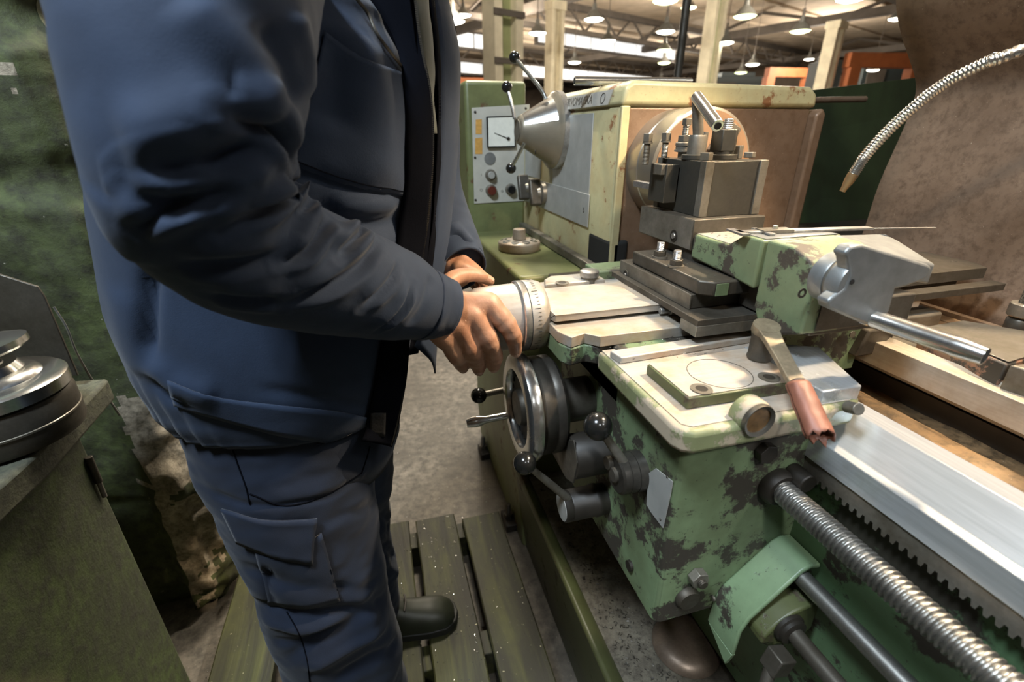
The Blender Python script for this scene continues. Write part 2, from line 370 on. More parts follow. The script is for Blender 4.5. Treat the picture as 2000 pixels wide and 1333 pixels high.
for (lx, ly, w, g, lab) in LAMPS:
    dd_ = _ray(lx, ly); p = CAMLOC+dd_*min(.50*FPX/w, 3.75/dd_.z if dd_.z > 0 else 99)
    if g not in protos:
        r = protos[g] = make_lamp(M['bulb_green'] if g else M['bulb'])
    else:
        r = protos[g].copy(); COL.objects.link(r)
        for ch in [c for c in protos[g].children if not c.name.startswith('cord')]:
            c = ch.copy(); COL.objects.link(c); c.parent = r
    cd = MB().cyl((0,0,.5), (0,0,CZ-p.z), .012, seg=6).mesh('cord'); cdo = bpy.data.objects.new('cord', cd); COL.objects.link(cdo); cd.materials.append(M['truss']); cdo.parent = r
    r.location = p; r['label'] = lab; r['group'] = 'pendant lamps under the hall roof'; r['category'] = 'lamp'
# orange cranes far off
def crane(x0, x1, y0, y1, d, legs, label):
    a = far(x0, y0, d); b = far(x1, y0, d*1.02); h = abs(y1-y0)/FPX*d
    root = thing('crane', label, 'crane', (a.x, a.y, 0)); u = (b-a); u.z = 0; L = u.length; u.normalize(); w = V(-u.y, u.x, 0)
    vs = lambda s0, s1, v, z0, z1: [V(a.x, a.y, 0)+u*s+w*t+V(0,0,z) for s in (s0, s1) for t in (-v, v) for z in (z0, z1)]
    Q = [(0,1,3,2),(4,6,7,5),(0,4,5,1),(2,3,7,6),(0,2,6,4),(1,5,7,3)]
    MB().add(vs(0, L, .18, a.z-h, a.z), Q).build('girder', M['orange'], root)
    for s in legs:
        MB().add(vs(L*s-.22, L*s+.22, .2, 0, a.z-h), Q).build('leg', M['orange'], root)
crane(1658, 1800, 103, 128, 18, (.10, .95), 'orange gantry crane near the rusty guard in the far hall')
crane(1500, 1590, 132, 148, 24, (.06, .9), 'smaller reddish gantry far behind the headstock lid')
crane(880, 962, 152, 172, 14, (.0,), 'orange crane girder behind the control console')
# dim machines and cabinets in the far hall
for (x0, x1, y0, d, nm, lab) in [(1390, 1500, 150, 27, 'machine_cabinet', 'dark blue-grey machine far behind the headstock lid'), (1610, 1650, 118, 21, 'machine_cabinet', 'dark machine between the far column and the orange crane'), (1690, 1790, 122, 23, 'machine_cabinet', 'dark teal machine under the orange crane')]:
    a = far(x0, y0, d); b = far(x1, y0, d); u = b-a; u.z = 0; L = u.length; u.normalize(); w = V(-u.y, u.x, 0)
    root = thing(nm, lab, 'machine', (a.x, a.y, 0)); Q = [(0,1,3,2),(4,6,7,5),(0,4,5,1),(2,3,7,6),(0,2,6,4),(1,5,7,3)]
    f = lambda s0, s1, t0, t1, z0, z1: [V(a.x, a.y, 0)+u*s+w*t+V(0,0,z) for s in (s0, s1) for t in (t0, t1) for z in (z0, z1)]
    dk = plain('machine_blue_grey', (.035,.050,.055), .6)
    MB().add(f(0, L, 0, 1.2, 0, a.z), Q).build('body', dk, root, .03)
    MB().add(f(L*.1, L*.45, -.03, 0, .4, a.z-.3), Q).build('door', M['truss'], root)
    MB().add(f(L*.2, L*.8, .2, .9, a.z, a.z+.25), Q).build('top_housing', dk, root, .03)
# dark pole behind the headstock
pole = thing('standing_pole', 'dark vertical steel pole rising behind the headstock', 'pole', (1.60, 2.5, 0))
MB().cyl((1.60,2.5,0), (1.60,2.5,4.2), .021, seg=16).build('pipe', M['dark_steel'], pole)
MB().rev([(.07,0),(.07,.02),(.03,.05)], (1.60,2.5,0), (0,0,1), 16).build('base_flange', M['dark_steel'], pole)

# ================================================================ mossy concrete pillar on the left
def build_pillar():
    plan = [(-1.75,1.30),(-1.4,1.285),(-1.1,1.28),(-.85,1.275),(-.72,1.275),(-.655,1.28),(-.625,1.31),(-.60,1.36),(-.585,1.5),(-.58,1.7),(-.58,1.95),(-1.75,1.95)]
    P = []
    for i in range(len(plan)-1):
        a, b = plan[i], plan[i+1]; L = math.dist(a, b); k = max(1, int(L/.009)) if i < 9 else 2
        for j in range(k): P.append((a[0]+(b[0]-a[0])*j/k, a[1]+(b[1]-a[1])*j/k, i))
    P.append((*plan[-1], 10))
    NZ = 340; top = 3.4; rows = []
    for iz in range(NZ+1):
        z = top*(iz/NZ)**1.35; row = []
        for (x, y, i) in P:
            p = V(x, y, z); d = noise.noise(p*4)*.012+noise.noise(p*14)*.006+noise.noise(p*40)*.003
            edge = 1.0 if 3 <= i <= 8 else 0.0
            if edge:
                low = max(0, min(1, (.80-z)/.25))
                ch = max(0, noise.noise(V(x*3, y*3, z*6.5))-.12)*.10
                d -= ch*.8*edge
                if i >= 4: d += low*(.045+.05*noise.noise(p*7)+.03*noise.noise(p*19))
                if z < .12: d -= (.12-z)*.35
            c = V(-1.2, 1.65, z); dr = (p-c); dr.z = 0
            nrm = V(0,-1,0) if i < 4 else (V(.7,-.7,0) if i < 7 else V(1,0,0))
            row.append(p+nrm*d)
        rows.append(row)
    mb = MB(); mb.grid(rows)
    n = len(P)
    mb.f.append(tuple((NZ)*n+j for j in range(n)))
    mb.m.append(0); mb.f += [(iz*n+n-1, iz*n, (iz+1)*n, (iz+1)*n+n-1) for iz in range(NZ)]; mb.m += [0]*NZ
    me = mb.mesh('concrete_pillar', 60); me.materials.append(M['moss']); me.materials.append(M['bare'])
    for f in me.polygons:
        c = f.center
        if c.x > -.70 and c.z < .80+.06*noise.noise(c*9)+.03*noise.noise(c*40) and noise.noise(c*6)+.3*noise.noise(c*35) > -.25 and c.y < 1.9: f.material_index = 1
        elif c.x > -.68 and c.z > .8 and noise.noise(V(c.x*4, c.y*4, c.z*7))+.25*noise.noise(c*45) > .33: f.material_index = 1
    return obj('concrete_pillar', me, None)
tag(build_pillar(), 'mossy concrete pillar with broken bare edge behind the worker', 'pillar')

# ================================================================ bench on the left with its flanges
bench = thing('workbench', 'greasy green sheet-metal bench with a thick worn slab top', 'workbench', (-1.0,.3,0))
MB().box(-1.45,-.60,-.35,.945,.06,.885).build('cabinet', M['bench_green'], bench, .006)
mb = MB(); mb.prism([(-1.5,-.4),(-.575,-.4),(-.572,.30),(-.580,.62),(-.570,.80),(-.583,1.06),(-.70,1.075),(-1.5,1.075)], 'z', .885, .935); mb.build('slab_top', M['slab'], bench, .007)
ft = MB(); ft.prism([(-.62,.05),(-.60,.05),(-.575,.0),(-.62,.0)], 'y', .80, .94); ft.build('foot', M['dark_steel'], bench)
MB().prism([(-1.2,-.38),(-.62,-.38),(-.60,.25),(-.612,.5),(-.60,.7),(-.62,.98),(-1.2,1.0)], 'z', .936, .940).build('top_sheet', plain('greenish_cover_sheet', (.13,.135,.06), .6, 0, .5, 14), bench)
hg = MB().cyl((-.594,.930,.77), (-.594,.932,.83), .0065, seg=12).build('hinge', M['dark_steel'], bench, .001)
MB().cyl((-.594,.928,.735), (-.594,.930,.772), .0045, seg=10).build('hinge_pin', M['mid_steel'], hg)
gd = thing('guard_plate', 'bent grey steel plate standing on the far edge of the slab top', 'plate', (-.9,1.02,.94))
q = [py(-60,520,1.03), py(0,537,1.03), py(72,560,1.03), py(86,580,1.03), py(152,735,1.03), py(-60,735,1.03)]
MB().ext(q, (0,.006,0)).build('upright', M['dark_steel'], gd, .0015)
MB().box(-.78,-.66,.95,1.035,.940,.952).build('base_strip', M['mid_steel'], gd, .002)
fb = py(-8,790,.86)
base = thing('turned_ring', 'dark heavy steel ring at the bottom of the stack on the slab', 'ring', (fb.x, .86, .941))
MB().rev([(.045,.0),(.098,.0),(.100,.006),(.100,.062),(.096,.070),(.045,.070)], (fb.x,.86,.941), (0,0,1), 48, True).build('ring_body', M['dark_steel'], base)
MB().rev([(.1,.03),(.1015,.031),(.1015,.034),(.1,.035)], (fb.x,.86,.941), (0,0,1), 48, True).build('groove_band', M['mid_steel'], base)
fl = thing('steel_flange', 'bright turned steel flange lying on the dark ring', 'flange', (fb.x, .86, 1.0115))
MB().rev([(.030,.0),(.094,.0),(.100,.005),(.100,.024),(.094,.029),(.070,.031),(.064,.040),(.052,.044),(.046,.056),(.030,.056)], (fb.x,.86,1.0115), (0,0,1), 56, True).build('flange_body', M['chrome'], fl)
MB().rev([(.028,.0015),(.030,.0015),(.030,.0575),(.028,.0575)], (fb.x,.86,1.0115), (0,0,1), 40, True).build('bore_sleeve', M['steel'], fl)
fu = thing('steel_flange', 'upper tilted steel flange leaning on top of the bright one', 'flange', (fb.x-.045, .87, 1.07))
MB().rev([(.025,.0),(.088,.0),(.092,.004),(.092,.014),(.080,.018),(.05,.024),(.025,.024)], (fb.x-.030,.87,1.074), (-.16,.03,1), 56, True).build('flange_body', M['chrome'], fu)
MB().rev([(.023,-.001),(.025,-.001),(.025,.026),(.023,.026)], (fb.x-.030,.87,1.074), (-.16,.03,1), 40, True).build('bore_sleeve', M['steel'], fu)
ch = spline([py(105,600,1.12), py(130,640,1.12), py(150,690,1.12), py(185,750,1.12), py(212,780,1.12), py(234,812,1.12)], 5)
tag(MB().tube(ch, .0022, 6).build('hanging_wire', M['steel']), 'thin bright wire hanging beside the mossy pillar', 'wire')

# ================================================================ duckboard and chips
PZ0 = .115
pal = thing('wooden_duckboard', 'green-stained wooden duckboard under the worker beside the lathe', 'duckboard', (.0,1.0,0))
for (x0, x1, ys, ye) in [(-.56,-.40,.28,1.30),(-.375,-.205,.28,1.32),(-.18,-.022,.28,1.345),(.002,.140,.28,1.335),(.165,.302,.28,1.30)]:
    m = MB(); nn = 18; rows = []
    for k in range(nn+1):
        y = ys+(ye-ys)*k/nn; j = .003*noise.noise(V(x0*9, y*5, 0)); j2 = .003*noise.noise(V(x1*9, y*5, 3))
        rows.append([V(x0+j,y,PZ0-.024), V(x0+j,y,PZ0), V(x0+.004+j,y,PZ0+.003), V(x1-.004+j2,y,PZ0+.003), V(x1+j2,y,PZ0), V(x1+j2,y,PZ0-.024), V(x0+j,y,PZ0-.024)])
    m.grid(rows); m.f += [tuple(range(6)), tuple(nn*7+5-i for i in range(6))]; m.m += [0,0]
    m.build('plank', M['pallet'], pal, smooth=30)
for y in (.40, .82, 1.24):
    MB().box(-.57,.305,y,y+.07,.0,PZ0-.024).build('bearer', M['pallet'], pal, .003)
def chips(name, label, n, f, s0, s1, mat, seed):
    rnd = random.Random(seed); mb = MB()
    for i in range(n):
        p = f(rnd)
        if p is None: continue
        s = rnd.uniform(s0, s1); R = Matrix.Rotation(rnd.uniform(0, 6.28), 3, 'Z') @ Matrix.Rotation(rnd.uniform(-.6, .6), 3, 'X')
        if rnd.random() < .35:
            k = 5; pts = []
            for j in range(k):
                a = j*1.1; pts.append(R @ V(math.cos(a)*s, math.sin(a)*s, s*.25*j*.6)+p+V(0,0,s*.3))
            mb.grid([[q for q in pts], [q+R @ V(0,0,s*.6) for q in pts]])
        else:
            a = [R @ V(-s,-s*.4,0)+p+V(0,0,s*.4), R @ V(s,-s*.3,.2*s)+p+V(0,0,s*.4), R @ V(s*.6,s*.5,s*.2)+p+V(0,0,s*.4), R @ V(-s*.6,s*.3,-s*.1)+p+V(0,0,s*.4)]
            mb.ext(a, R @ V(0,0,s*.25))
    o = mb.build(name, mat, smooth=None); o['kind'] = 'stuff'; tag(o, label, 'chips'); return o
def plank_pt(r):
    x = r.uniform(-.2,.30); y = r.uniform(.5,1.33)
    if r.random() < .4: x = r.uniform(.0,.14); 
    for (a, b) in [(-.18,-.022),(.002,.140),(.165,.302)]:
        if a+.005 < x < b-.005: return V(x, y, PZ0+.003)
    return None
chips('metal_chips', 'tiny bright metal chips scattered over the duckboard planks', 520, plank_pt, .0009, .0026, M['chrome'], 1)
chips('metal_chips', 'tiny metal chips scattered over the bare floor', 480, lambda r: V(r.uniform(-.62,-.3), r.uniform(.6,1.4), 0.001) if r.random() < .7 else V(r.uniform(-.1,.33), r.uniform(1.38,2.4), .001), .001, .003, M['steel'], 2)
# ================================================================ the lathe
def thread(mb, p, q, r, pitch=.0022, depth=.0008, seg=16):
    L = (V(*q)-V(*p)).length; k = max(2, int(L/pitch)); prof = [(0,0)]
    for i in range(k): prof += [(r-depth, L*i/k), (r, L*(i+.5)/k)]
    prof += [(r-depth, L), (0, L)]
    return mb.rev(prof, p, V(*q)-V(*p), seg)
def knob_ring(prof, c, ax, name, mat, parent, seg=40, closed=False, bevel=0):
    return MB().rev(prof, c, ax, seg, closed).build(name, mat, parent, bevel)
lathe = thing('lathe', 'large green engine lathe with worn paint and bright steel slides', 'lathe', (.7,.8,0))
# ---- base, pan
mb = MB(); mb.prism([(.372,0),(.362,.20),(.372,1.0),(.95,1.0),(.95,0)], 'y', 1.22, 1.97); mb.build('pedestal', M['olive'], lathe, .012)
mb = MB(); mb.prism([(.385,.0),(.345,.352),(.352,.358),(.372,.352),(.392,.325),(1.0,.325),(1.0,.0)], 'y', -.5, 1.225); pan = mb.build('chip_pan', M['pan'], lathe, .004)
MB().box(.385,.98,-.45,1.21,.3255,.330).build('pan_floor', moss_mat('oily_pan_floor', (.095,.080,.058), (.135,.120,.085), (.035,.027,.018), (.36,.33,.26), 8), pan)
MB().rev([(0,.026),(.030,.025),(.055,.020),(.070,.010),(.074,.0),(.0,.0)], (.560,.568,.333), (0,0,1), 48).build('domed_cap', M['cap'], pan)
for (y) in (1.30, 1.75):
    ft = MB().box(.33,.40,y,y+.09,.0,.035).build('levelling_foot', M['dark'], lathe, .004)
    thread(MB(), (.35,y+.045,.035), (.35,y+.045,.10), .009).build('foot_bolt', M['dark_steel'], ft)
    MB().hexa((.35,y+.045,.035), (.35,y+.045,.055), .018).build('foot_nut', M['dark_steel'], ft)
# ---- bed
mb = MB(); mb.prism([(.560,.99),(.556,.955),(.552,.92),(.562,.890),(.546,.872),(.546,.84),(.552,.80),(.560,.60),(.60,.36),(.60,.99)], 'y', -.55, 1.15)
bed = mb.build('bed', M['rail_green'], lathe, .004)
MB().box(.858,.98,-.55,1.15,.36,.989).build('rear_bed_wall', M['dark'], bed)
mb = MB(); mb.prism([(.604,1.060),(.574,1.060),(.546,1.030),(.541,1.0245),(.528,1.0235),(.527,.990),(.560,.984),(.604,.984)], 'y', -.55, .372+.30); mb.build('front_way', M['way'], lathe, .0012)
mb = MB(); mb.prism([(.812,1.060),(.836,1.060),(.842,1.066),(.86,1.05),(.86,1.0),(.842,1.0),(.836,1.016),(.812,1.018)], 'y', -.55, 1.06); mb.build('rear_way', M['rear_way'], lathe, .0012)
mb = MB(); mb.prism([(.862,1.040),(.985,1.040),(.985,.99),(.862,.99)], 'y', -.55, 1.05); mb.build('rear_ledge', M['mid_steel'], lathe, .001)
rows = []
for k in range(80):
    y = -.5+k*.02; row = []
    for j in range(21):
        x = .604+.256*j/20; K = ((.604,.950),(.64,.985),(.68,1.010),(.715,1.012),(.75,.997),(.78,.965),(.80,.955),(.866,.955))
        i_ = max(i for i in range(7) if K[i][0] <= x+1e-6); t_ = (x-K[i_][0])/(K[i_+1][0]-K[i_][0]); t_ = t_*t_*(3-2*t_)*.5+t_*.5
        z = K[i_][1]+(K[i_+1][1]-K[i_][1])*t_+.004*noise.noise(V(x*18, y*12, 1))+.0015*noise.noise(V(x*60, y*50, 1))
        row.append(V(x, y, z))
    rows.append(row)
MB().grid(rows).build('bed_web', M['bedrust_lit'], bed, smooth=60)
teeth = []; yy = -.5; pit = .0105
while yy < .44:
    teeth += [(yy,.968),(yy+pit*.30,.968),(yy+pit*.45,.9605),(yy+pit*.80,.9605)]; yy += pit
poly = [(-.5,.989),(-.5,.968)]+teeth[1:]+[(yy,.968),(yy,.989)]
MB().prism(poly, 'x', .530, .548).build('rack', M['mid_steel'], lathe)
# leadscrew: a real helix
mb = MB(); PIT, Y0, Y1, SEG = .0064, -.34, .405, 24; NR = int((Y1-Y0)/PIT*8); rows = []
cx, cz = .487, .950
for i in range(NR+1):
    y = Y0+(Y1-Y0)*i/NR; row = []
    for k in range(SEG+1):
        a = 2*math.pi*k/SEG; ph = (y/PIT-k/SEG) % 1.0
        r = .0172 if ph < .42 else (.0172-.0034*(ph-.42)/.14 if ph < .56 else (.0138 if ph < .86 else .0138+.0034*(ph-.86)/.14))
        row.append(V(cx+r*math.cos(a), y, cz+r*math.sin(a)))
    rows.append(row)
MB().grid(rows).build('lead_screw', M['screw'], lathe, smooth=50)
MB().cyl((.520,-.5,.8195), (.520,.42,.8195), .0125, seg=28).build('feed_rod', M['screw'], lathe)
MB().cyl((.490,-.5,.760), (.490,.40,.760), .0117, seg=24).build('control_rod', M['dark_steel'], lathe)
# ---- carriage: saddle, wing, plates
sad = MB().box(.33,.80,.572,.885,1.0,1.094).build('saddle', M['green'], lathe, .006)
mb = MB(); mb.prism([(.250,.640),(.262,.612),(.288,.622),(.306,.603),(.96,.603),(.96,.90),(.30,.90),(.262,.86),(.250,.80)], 'z', 1.094, 1.112); mb.build('saddle_way', M['ground'], lathe, .0012)
mb = MB(); mb.prism([(.252,.632),(.262,.612),(.288,.620),(.306,.606),(.34,.61),(.34,.86),(.262,.855),(.252,.80)], 'z', 1.062, 1.0935); mb.build('saddle_end', M['green'], lathe, .003)
wing_pts = [(.303,.604),(.300,.392),(.306,.379),(.318,.372),(.545,.372),(.566,.384),(.612,.492),(.575,.56),(.575,.604)]
mb = MB(); mb.prism(wing_pts, 'z', 1.056, 1.088); wing = mb.build('saddle_wing', M['wing'], lathe, .007, 3)
mb = MB(); mb.prism([(.309,.600),(.310,.392),(.32,.383),(.44,.383),(.545,.380),(.560,.388),(.604,.492),(.570,.56),(.570,.600)], 'z', 1.0882, 1.0892); mb.build('wing_top_face', M['plate'], wing)
mb = MB(); mb.prism([(.309,.575),(.314,.549),(.322,.549),(.556,.560),(.556,.586),(.322,.576)], 'z', 1.0892, 1.1005); mb.build('wiper_strip', M['plate'], lathe, .002)
mb = MB(); mb.prism([(.334,.512),(.334,.416),(.500,.414),(.500,.520)], 'z', 1.0892, 1.1045); pl = mb.build('clamp_plate', M['pan'], lathe, .0015)
mb = MB(); mb.prism([(.337,.510),(.337,.419),(.500,.417),(.500,.518)], 'z', 1.1045, 1.1055); mb.build('plate_top_face', M['plate'], pl)
mb = MB(); mb.prism([(.501,.383),(.560,.382),(.606,.490),(.552,.522),(.501,.522)], 'z', 1.0705, 1.1060); mb.build('clamp_plate', M['way'], lathe, .0015)
MB().rev([(.0405,.0),(.0412,.0),(.0412,.0004),(.0405,.0004)], pz(1405,729,1.1056), (0,0,1), 56, True).build('scribed_ring', M['dark_steel'], pl)
for (a, b) in ((1370,761), (1502,738)):
    p = pz(a, b, 1.1056)
    s = MB().rev([(.0075,.0),(.0135,.0),(.0135,.0012),(.0075,.0012)], p, (0,0,1), 28, True).build('screw_rim', M['mid_steel'], pl)
    MB().rev([(0,.0008),(.0075,.0008),(.0075,.0002),(0,.0002)], p, (0,0,1), 20).build('socket_screw', M['dark'], s)
# nosing cap (oil sight)
p = py(1478,813,.372)
p.z -= .004
nb = MB().cyl(p+V(0,.022,0), p+V(0,-.001,0), .0225, seg=32).build('oil_boss', M['wing'], lathe, .004, 3)
MB().rev([(.0165,.0),(.0205,.0),(.0215,.003),(.0205,.007),(.0165,.005)], p, (0,-1,0), 36, True).build('bezel', M['dark_steel'], nb)
MB().rev([(0,.003),(.0165,.003),(.0165,.0),(0,.0)], p, (0,-1,0), 30).build('sight_glass', plain('oil_brown_glass', (.16,.09,.035), .3, .2, .5, 90), nb)
# way wiper pin
MB().cyl(py(1655,795,.372), py(1678,800,.355), .0075, seg=20).build('wiper_pin', M['mid_steel'], lathe, .001)
# ---- cross slide
mb = MB(); mb.prism([(.662,1.1300),(.664,1.1300),(.664,1.1180),(.690,1.1125),(.780,1.1125),(.804,1.118),(.804,1.130)], 'x', .254, 1.0)
cs = mb.build('cross_slide', M['ground'], lathe, .0012)
mb = MB(); mb.prism([(.640,1.128),(.652,1.128),(.652,1.114),(.640,1.114)], 'x', .425, .46); 
p = py(1297,607,.655)
bs = MB().cyl(p+V(.022,.0,0), p+V(.010,0,0), .0095, seg=24).build('stop_screw', M['mid_steel'], lathe, .0006)
MB().cyl(p+V(.010,0,0), p+V(-.008,0,0), .0052, seg=18).build('screw_head', M['steel'], bs, .0005)
# cross slide end bracket, dial and hand knob
DC = V(.25,.735,1.107)
mb = MB(); mb.rev([(.0,.006),(.050,.006),(.058,.0),(.061,-.010),(.0615,-.0285)], DC, (1,0,0), 56); dial = mb.build('cross_feed_dial', M['ground'], lathe)
knob_ring([(.050,-.029),(.0600,-.029),(.0615,-.031),(.0615,-.040),(.060,-.0415),(.050,-.0415)], DC, (1,0,0), 'dial_ring', M['steel'], dial, 56, True)
knob_ring([(.0,-.0415),(.0555,-.0415),(.0575,-.044),(.0565,-.080),(.0545,-.110),(.047,-.122),(.0,-.124)], DC, (1,0,0), 'hand_knob', M['ground'], dial, 56)
mb = MB()
for k in range(60):
    a = 2*math.pi*k/60; u = V(0, math.cos(a), math.sin(a)); h = .010 if k % 5 == 0 else .005
    t = V(0, -math.sin(a), math.cos(a))*.0004
    c0 = DC+u*.06165+V(-.014,0,0); mb.ext([c0-t, c0+t, c0+t+V(-h,0,0), c0-t+V(-h,0,0)], u*.0003)
mb.build('dial_graduation', M['dark_steel'], dial, smooth=None)['kind'] = 'stuff'
# caps behind the cross slide
p = pz(1150,552,1.115)
oc = MB().cyl(p+V(0,0,-.02), p+V(0,0,.014), .0165, seg=28).build('oil_cap', M['mid_steel'], lathe, .001)
knob_ring([(0,.014),(.0195,.014),(.0195,.024),(.017,.026),(0,.026)], p, (0,0,1), 'cap_top', M['steel'], oc, 32)
mb = MB(); mb.prism([(.30,.845),(.43,.845),(.43,.90),(.33,.90),(.31,.88)], 'z', 1.112, 1.124); mb.build('gib_block', M['ground'], lathe, .003)
p = pz(1098,553,1.1245); sk = MB().rev([(.008,0),(.0135,0),(.0135,.001),(.008,.001)], p, (0,0,1), 24, True).build('screw_rim', M['mid_steel'], lathe)
MB().rev([(0,0),(.008,0),(.008,.0004),(0,.0004)], p, (0,0,1), 20).build('socket_screw', M['dark'], sk)
MB().box(.43,.56,.88,.95,1.06,1.130).build('rear_gib', M['green'], lathe, .003)
# ---- compound base tiers
tA = MB().box(.456,.725,.604,.835,1.1405,1.165).build('swivel_base', M['dark_steel'], lathe, .0015)
MB().box(.441,.725,.558,.842,1.1302,1.1403).build('base_flange', M['dark_steel'], tA, .001)
MB().box(.441,.725,.558,.600,1.1125,1.1304).build('flange_lip', M['mid_steel'], tA, .001)
MB().box(.4552,.457,.602,.836,1.141,1.1642).build('base_side', M['mid_steel'], tA)
p = px(1222,537,.4545)
knob_ring([(.008,0),(.0105,0),(.0105,.0012),(.008,.0012)], p, (-1,0,0), 'screw_rim', M['mid_steel'], tA, 24, True)
knob_ring([(0,0),(.008,0),(.008,.0006),(0,.0006)], p, (-1,0,0), 'screw_recess', M['dark'], tA, 24)
knob_ring([(0,0),(.0035,0),(.003,.003),(0,.003)], p, (-1,0,0), 'screw_pin', M['steel'], tA, 16)
mb = MB(); mb.prism([(.463,.805),(.463,.600),(.482,.583),(.62,.583),(.62,.805)], 'z', 1.1652, 1.189); tB = mb.build('swivel_plate', M['dark_steel'], lathe, .003)
mb = MB(); mb.prism([(.4835,.5825),(.505,.5825),(.505,.581),(.4835,.581)], 'z', 1.167, 1.186); mb.build('painted_edge', M['green'], tB)
for (a, b) in ((1288,503), (1320,521)):
    p = pz(a, b, 1.189)
    w = knob_ring([(.0085,0),(.0135,0),(.0135,.003),(.0085,.003)], p, (0,0,1), 'washer', M['mid_steel'], tB, 24, True)
    MB().hexa(p+V(0,0,.003), p+V(0,0,.0125), .0115).build('nut', M['dark_steel'], tB, .0008)
    thread(MB(), p+V(0,0,.0125), p+V(0,0,.028), .0068).build('stud', M['steel'], tB)
MB().cyl((.585,.72,1.189), (.585,.72,1.207), .062, seg=48).build('swivel_drum', M['dark_steel'], lathe)
# ---- compound slide
blk = MB().box(.518,.664,.706,.885,1.207,1.2605).build('top_slide_block', M['dark_steel'], lathe, .0015)
MB().box(.5172,.5182,.708,.883,1.209,1.2590).build('block_side', M['mid_steel'], blk)
p = px(1316,461,.5168)
knob_ring([(0,0),(.011,0),(.011,.0006),(0,.0006)], p, (-1,0,0), 'screw_recess', M['dark'], blk, 28)
knob_ring([(0,0),(.0058,0),(.005,.003),(0,.003)], p, (-1,0,0), 'locking_screw', M['steel'], blk, 20)
mb = MB(); mb.prism([(.7055,1.196),(.7055,1.2365),(.618,1.2365),(.588,1.2575),(.549,1.2575),(.549,1.185),(.60,1.190)], 'x', .520, .662); gsl = mb.build('top_slide_casting', M['green_worn'], lathe, .004, 3)
mb = MB(); mb.prism([(.7050,1.2366),(.7050,1.2374),(.620,1.2374),(.620,1.2366)], 'x', .527, .655); mb.build('casting_top_face', M['ground'], gsl)
mb = MB(); mb.prism([(.589,1.2577),(.589,1.2585),(.551,1.2585),(.551,1.2577)], 'x', .527, .656); mb.build('casting_top_face', M['cast'], gsl)
mb = MB(); mb.prism([(.5455,1.160),(.5455,1.2585),(.500,1.2585),(.468,1.2475),(.455,1.225),(.455,1.150),(.49,1.135),(.53,1.135)], 'x', .524, .640); brk = mb.build('feed_bracket', M['green_worn'], lathe, .004, 3)
mb = MB(); mb.ext([(.640,.5455,1.2585),(.760,.560,1.252),(.775,.545,1.240),(.752,.47,1.225),(.640,.468,1.2475),(.640,.500,1.2585)], (0,0,-.03)); mb.build('bracket_wing', M['cast'], brk, .004, 3)
mb = MB(); mb.prism([(.4545,1.152),(.4545,1.224),(.4525,1.222),(.4525,1.154)], 'x', .545, .640); mb.build('bracket_face', M['dark_steel'], brk)
MB().box(.535,.648,.55,.80,1.190,1.2065).build('slide_dovetail', M['dark_steel'], lathe, .001)
MB().box(.545,.72,.46,.60,1.1425,1.188).build('slide_tail', M['dark_steel'], lathe, .002)
for (a, b) in ((1566,573),): 
    p = py(a, b, .4520); knob_ring([(.0035,0),(.0065,0),(.0065,.001),(.0035,.001)], p, (0,-1,0), 'cap_screw', M['dark_steel'], brk, 18, True)
p = pz(1522,595,1.150); MB().cyl(p+V(.0,.0,0), p+V(.012,-.004,.002), .005, seg=14).build('grease_nipple', plain('brass', (.35,.26,.10), .35, .8), brk, .0006)
# dial hub and crank
HC = py(1612,538,.449)
hub = knob_ring([(0,0),(.026,0),(.0305,.003),(.0305,.020),(.0295,.022)], HC, (0,-1,0), 'top_slide_dial', M['cast'], lathe, 44)
knob_ring([(.0,.022),(.0285,.022),(.0285,.026),(.0,.026)], HC, (0,-1,0), 'dial_groove', M['mid_steel'], hub, 44)
knob_ring([(.0,.026),(.0298,.026),(.0298,.042),(.0285,.0445),(.0,.0445)], HC, (0,-1,0), 'dial_collar', M['cast'], hub, 44)
YC = HC.y-.030
outline = [(1660,538),(1656,506),(1650,496),(1664,481),(1686,478),(1814,517),(1822,523),(1810,546),(1766,562),(1750,565),(1738,610),(1704,637),(1695,636),(1621,604),(1617,590),(1629,579),(1650,564)]
crank = MB().ext([py(a, b, YC-.016) for (a, b) in outline], (0,.018,0)).build('crank_arm', M['cast'], lathe, .0035, 3)
p = py(1664,551,YC-.0165); knob_ring([(0,0),(.0032,0),(.0032,.0006),(0,.0006)], p, (0,-1,0), 'pin_hole', M['blackhole'], crank, 16)
q0 = py(1709,624,YC-.016); q1 = pz(1848,693,q0.z-.010); dirn = (q1-q0).normalized(); L = .108
dirn = V(.22,-.97,-.05).normalized()
MB().rev([(.0,-.012),(.0112,-.012),(.0112,-.004),(.0098,-.003),(.0098,-.001),(.0112,.0),(.0112,.078),(.0120,.084),(.0100,L),(.0082,L),(.0082,L-.012),(0,L-.012)], q0, dirn, 36).build('crank_handle', M['chrome'], crank)
# rear cross rail
rail = MB().box(.70,1.10,.640,.745,1.113,1.128).build('rear_cross_rail', M['dark_steel'], lathe, .001)
MB().ext([(.72,.625,1.1282),(1.145,.625,1.1282),(1.165,.66,1.1282),(1.165,.76,1.1282),(.72,.76,1.1282)], (0,0,.022)).build('rail_cap', M['dark_steel'], rail, .001)
MB().box(.725,1.172,.600,.626,1.108,1.122).build('rail_lip', M['dark_steel'], rail, .001)
MB().box(.66,1.02,.645,.80,1.1505,1.166).build('rail_top', M['dark_steel'], rail, .002)
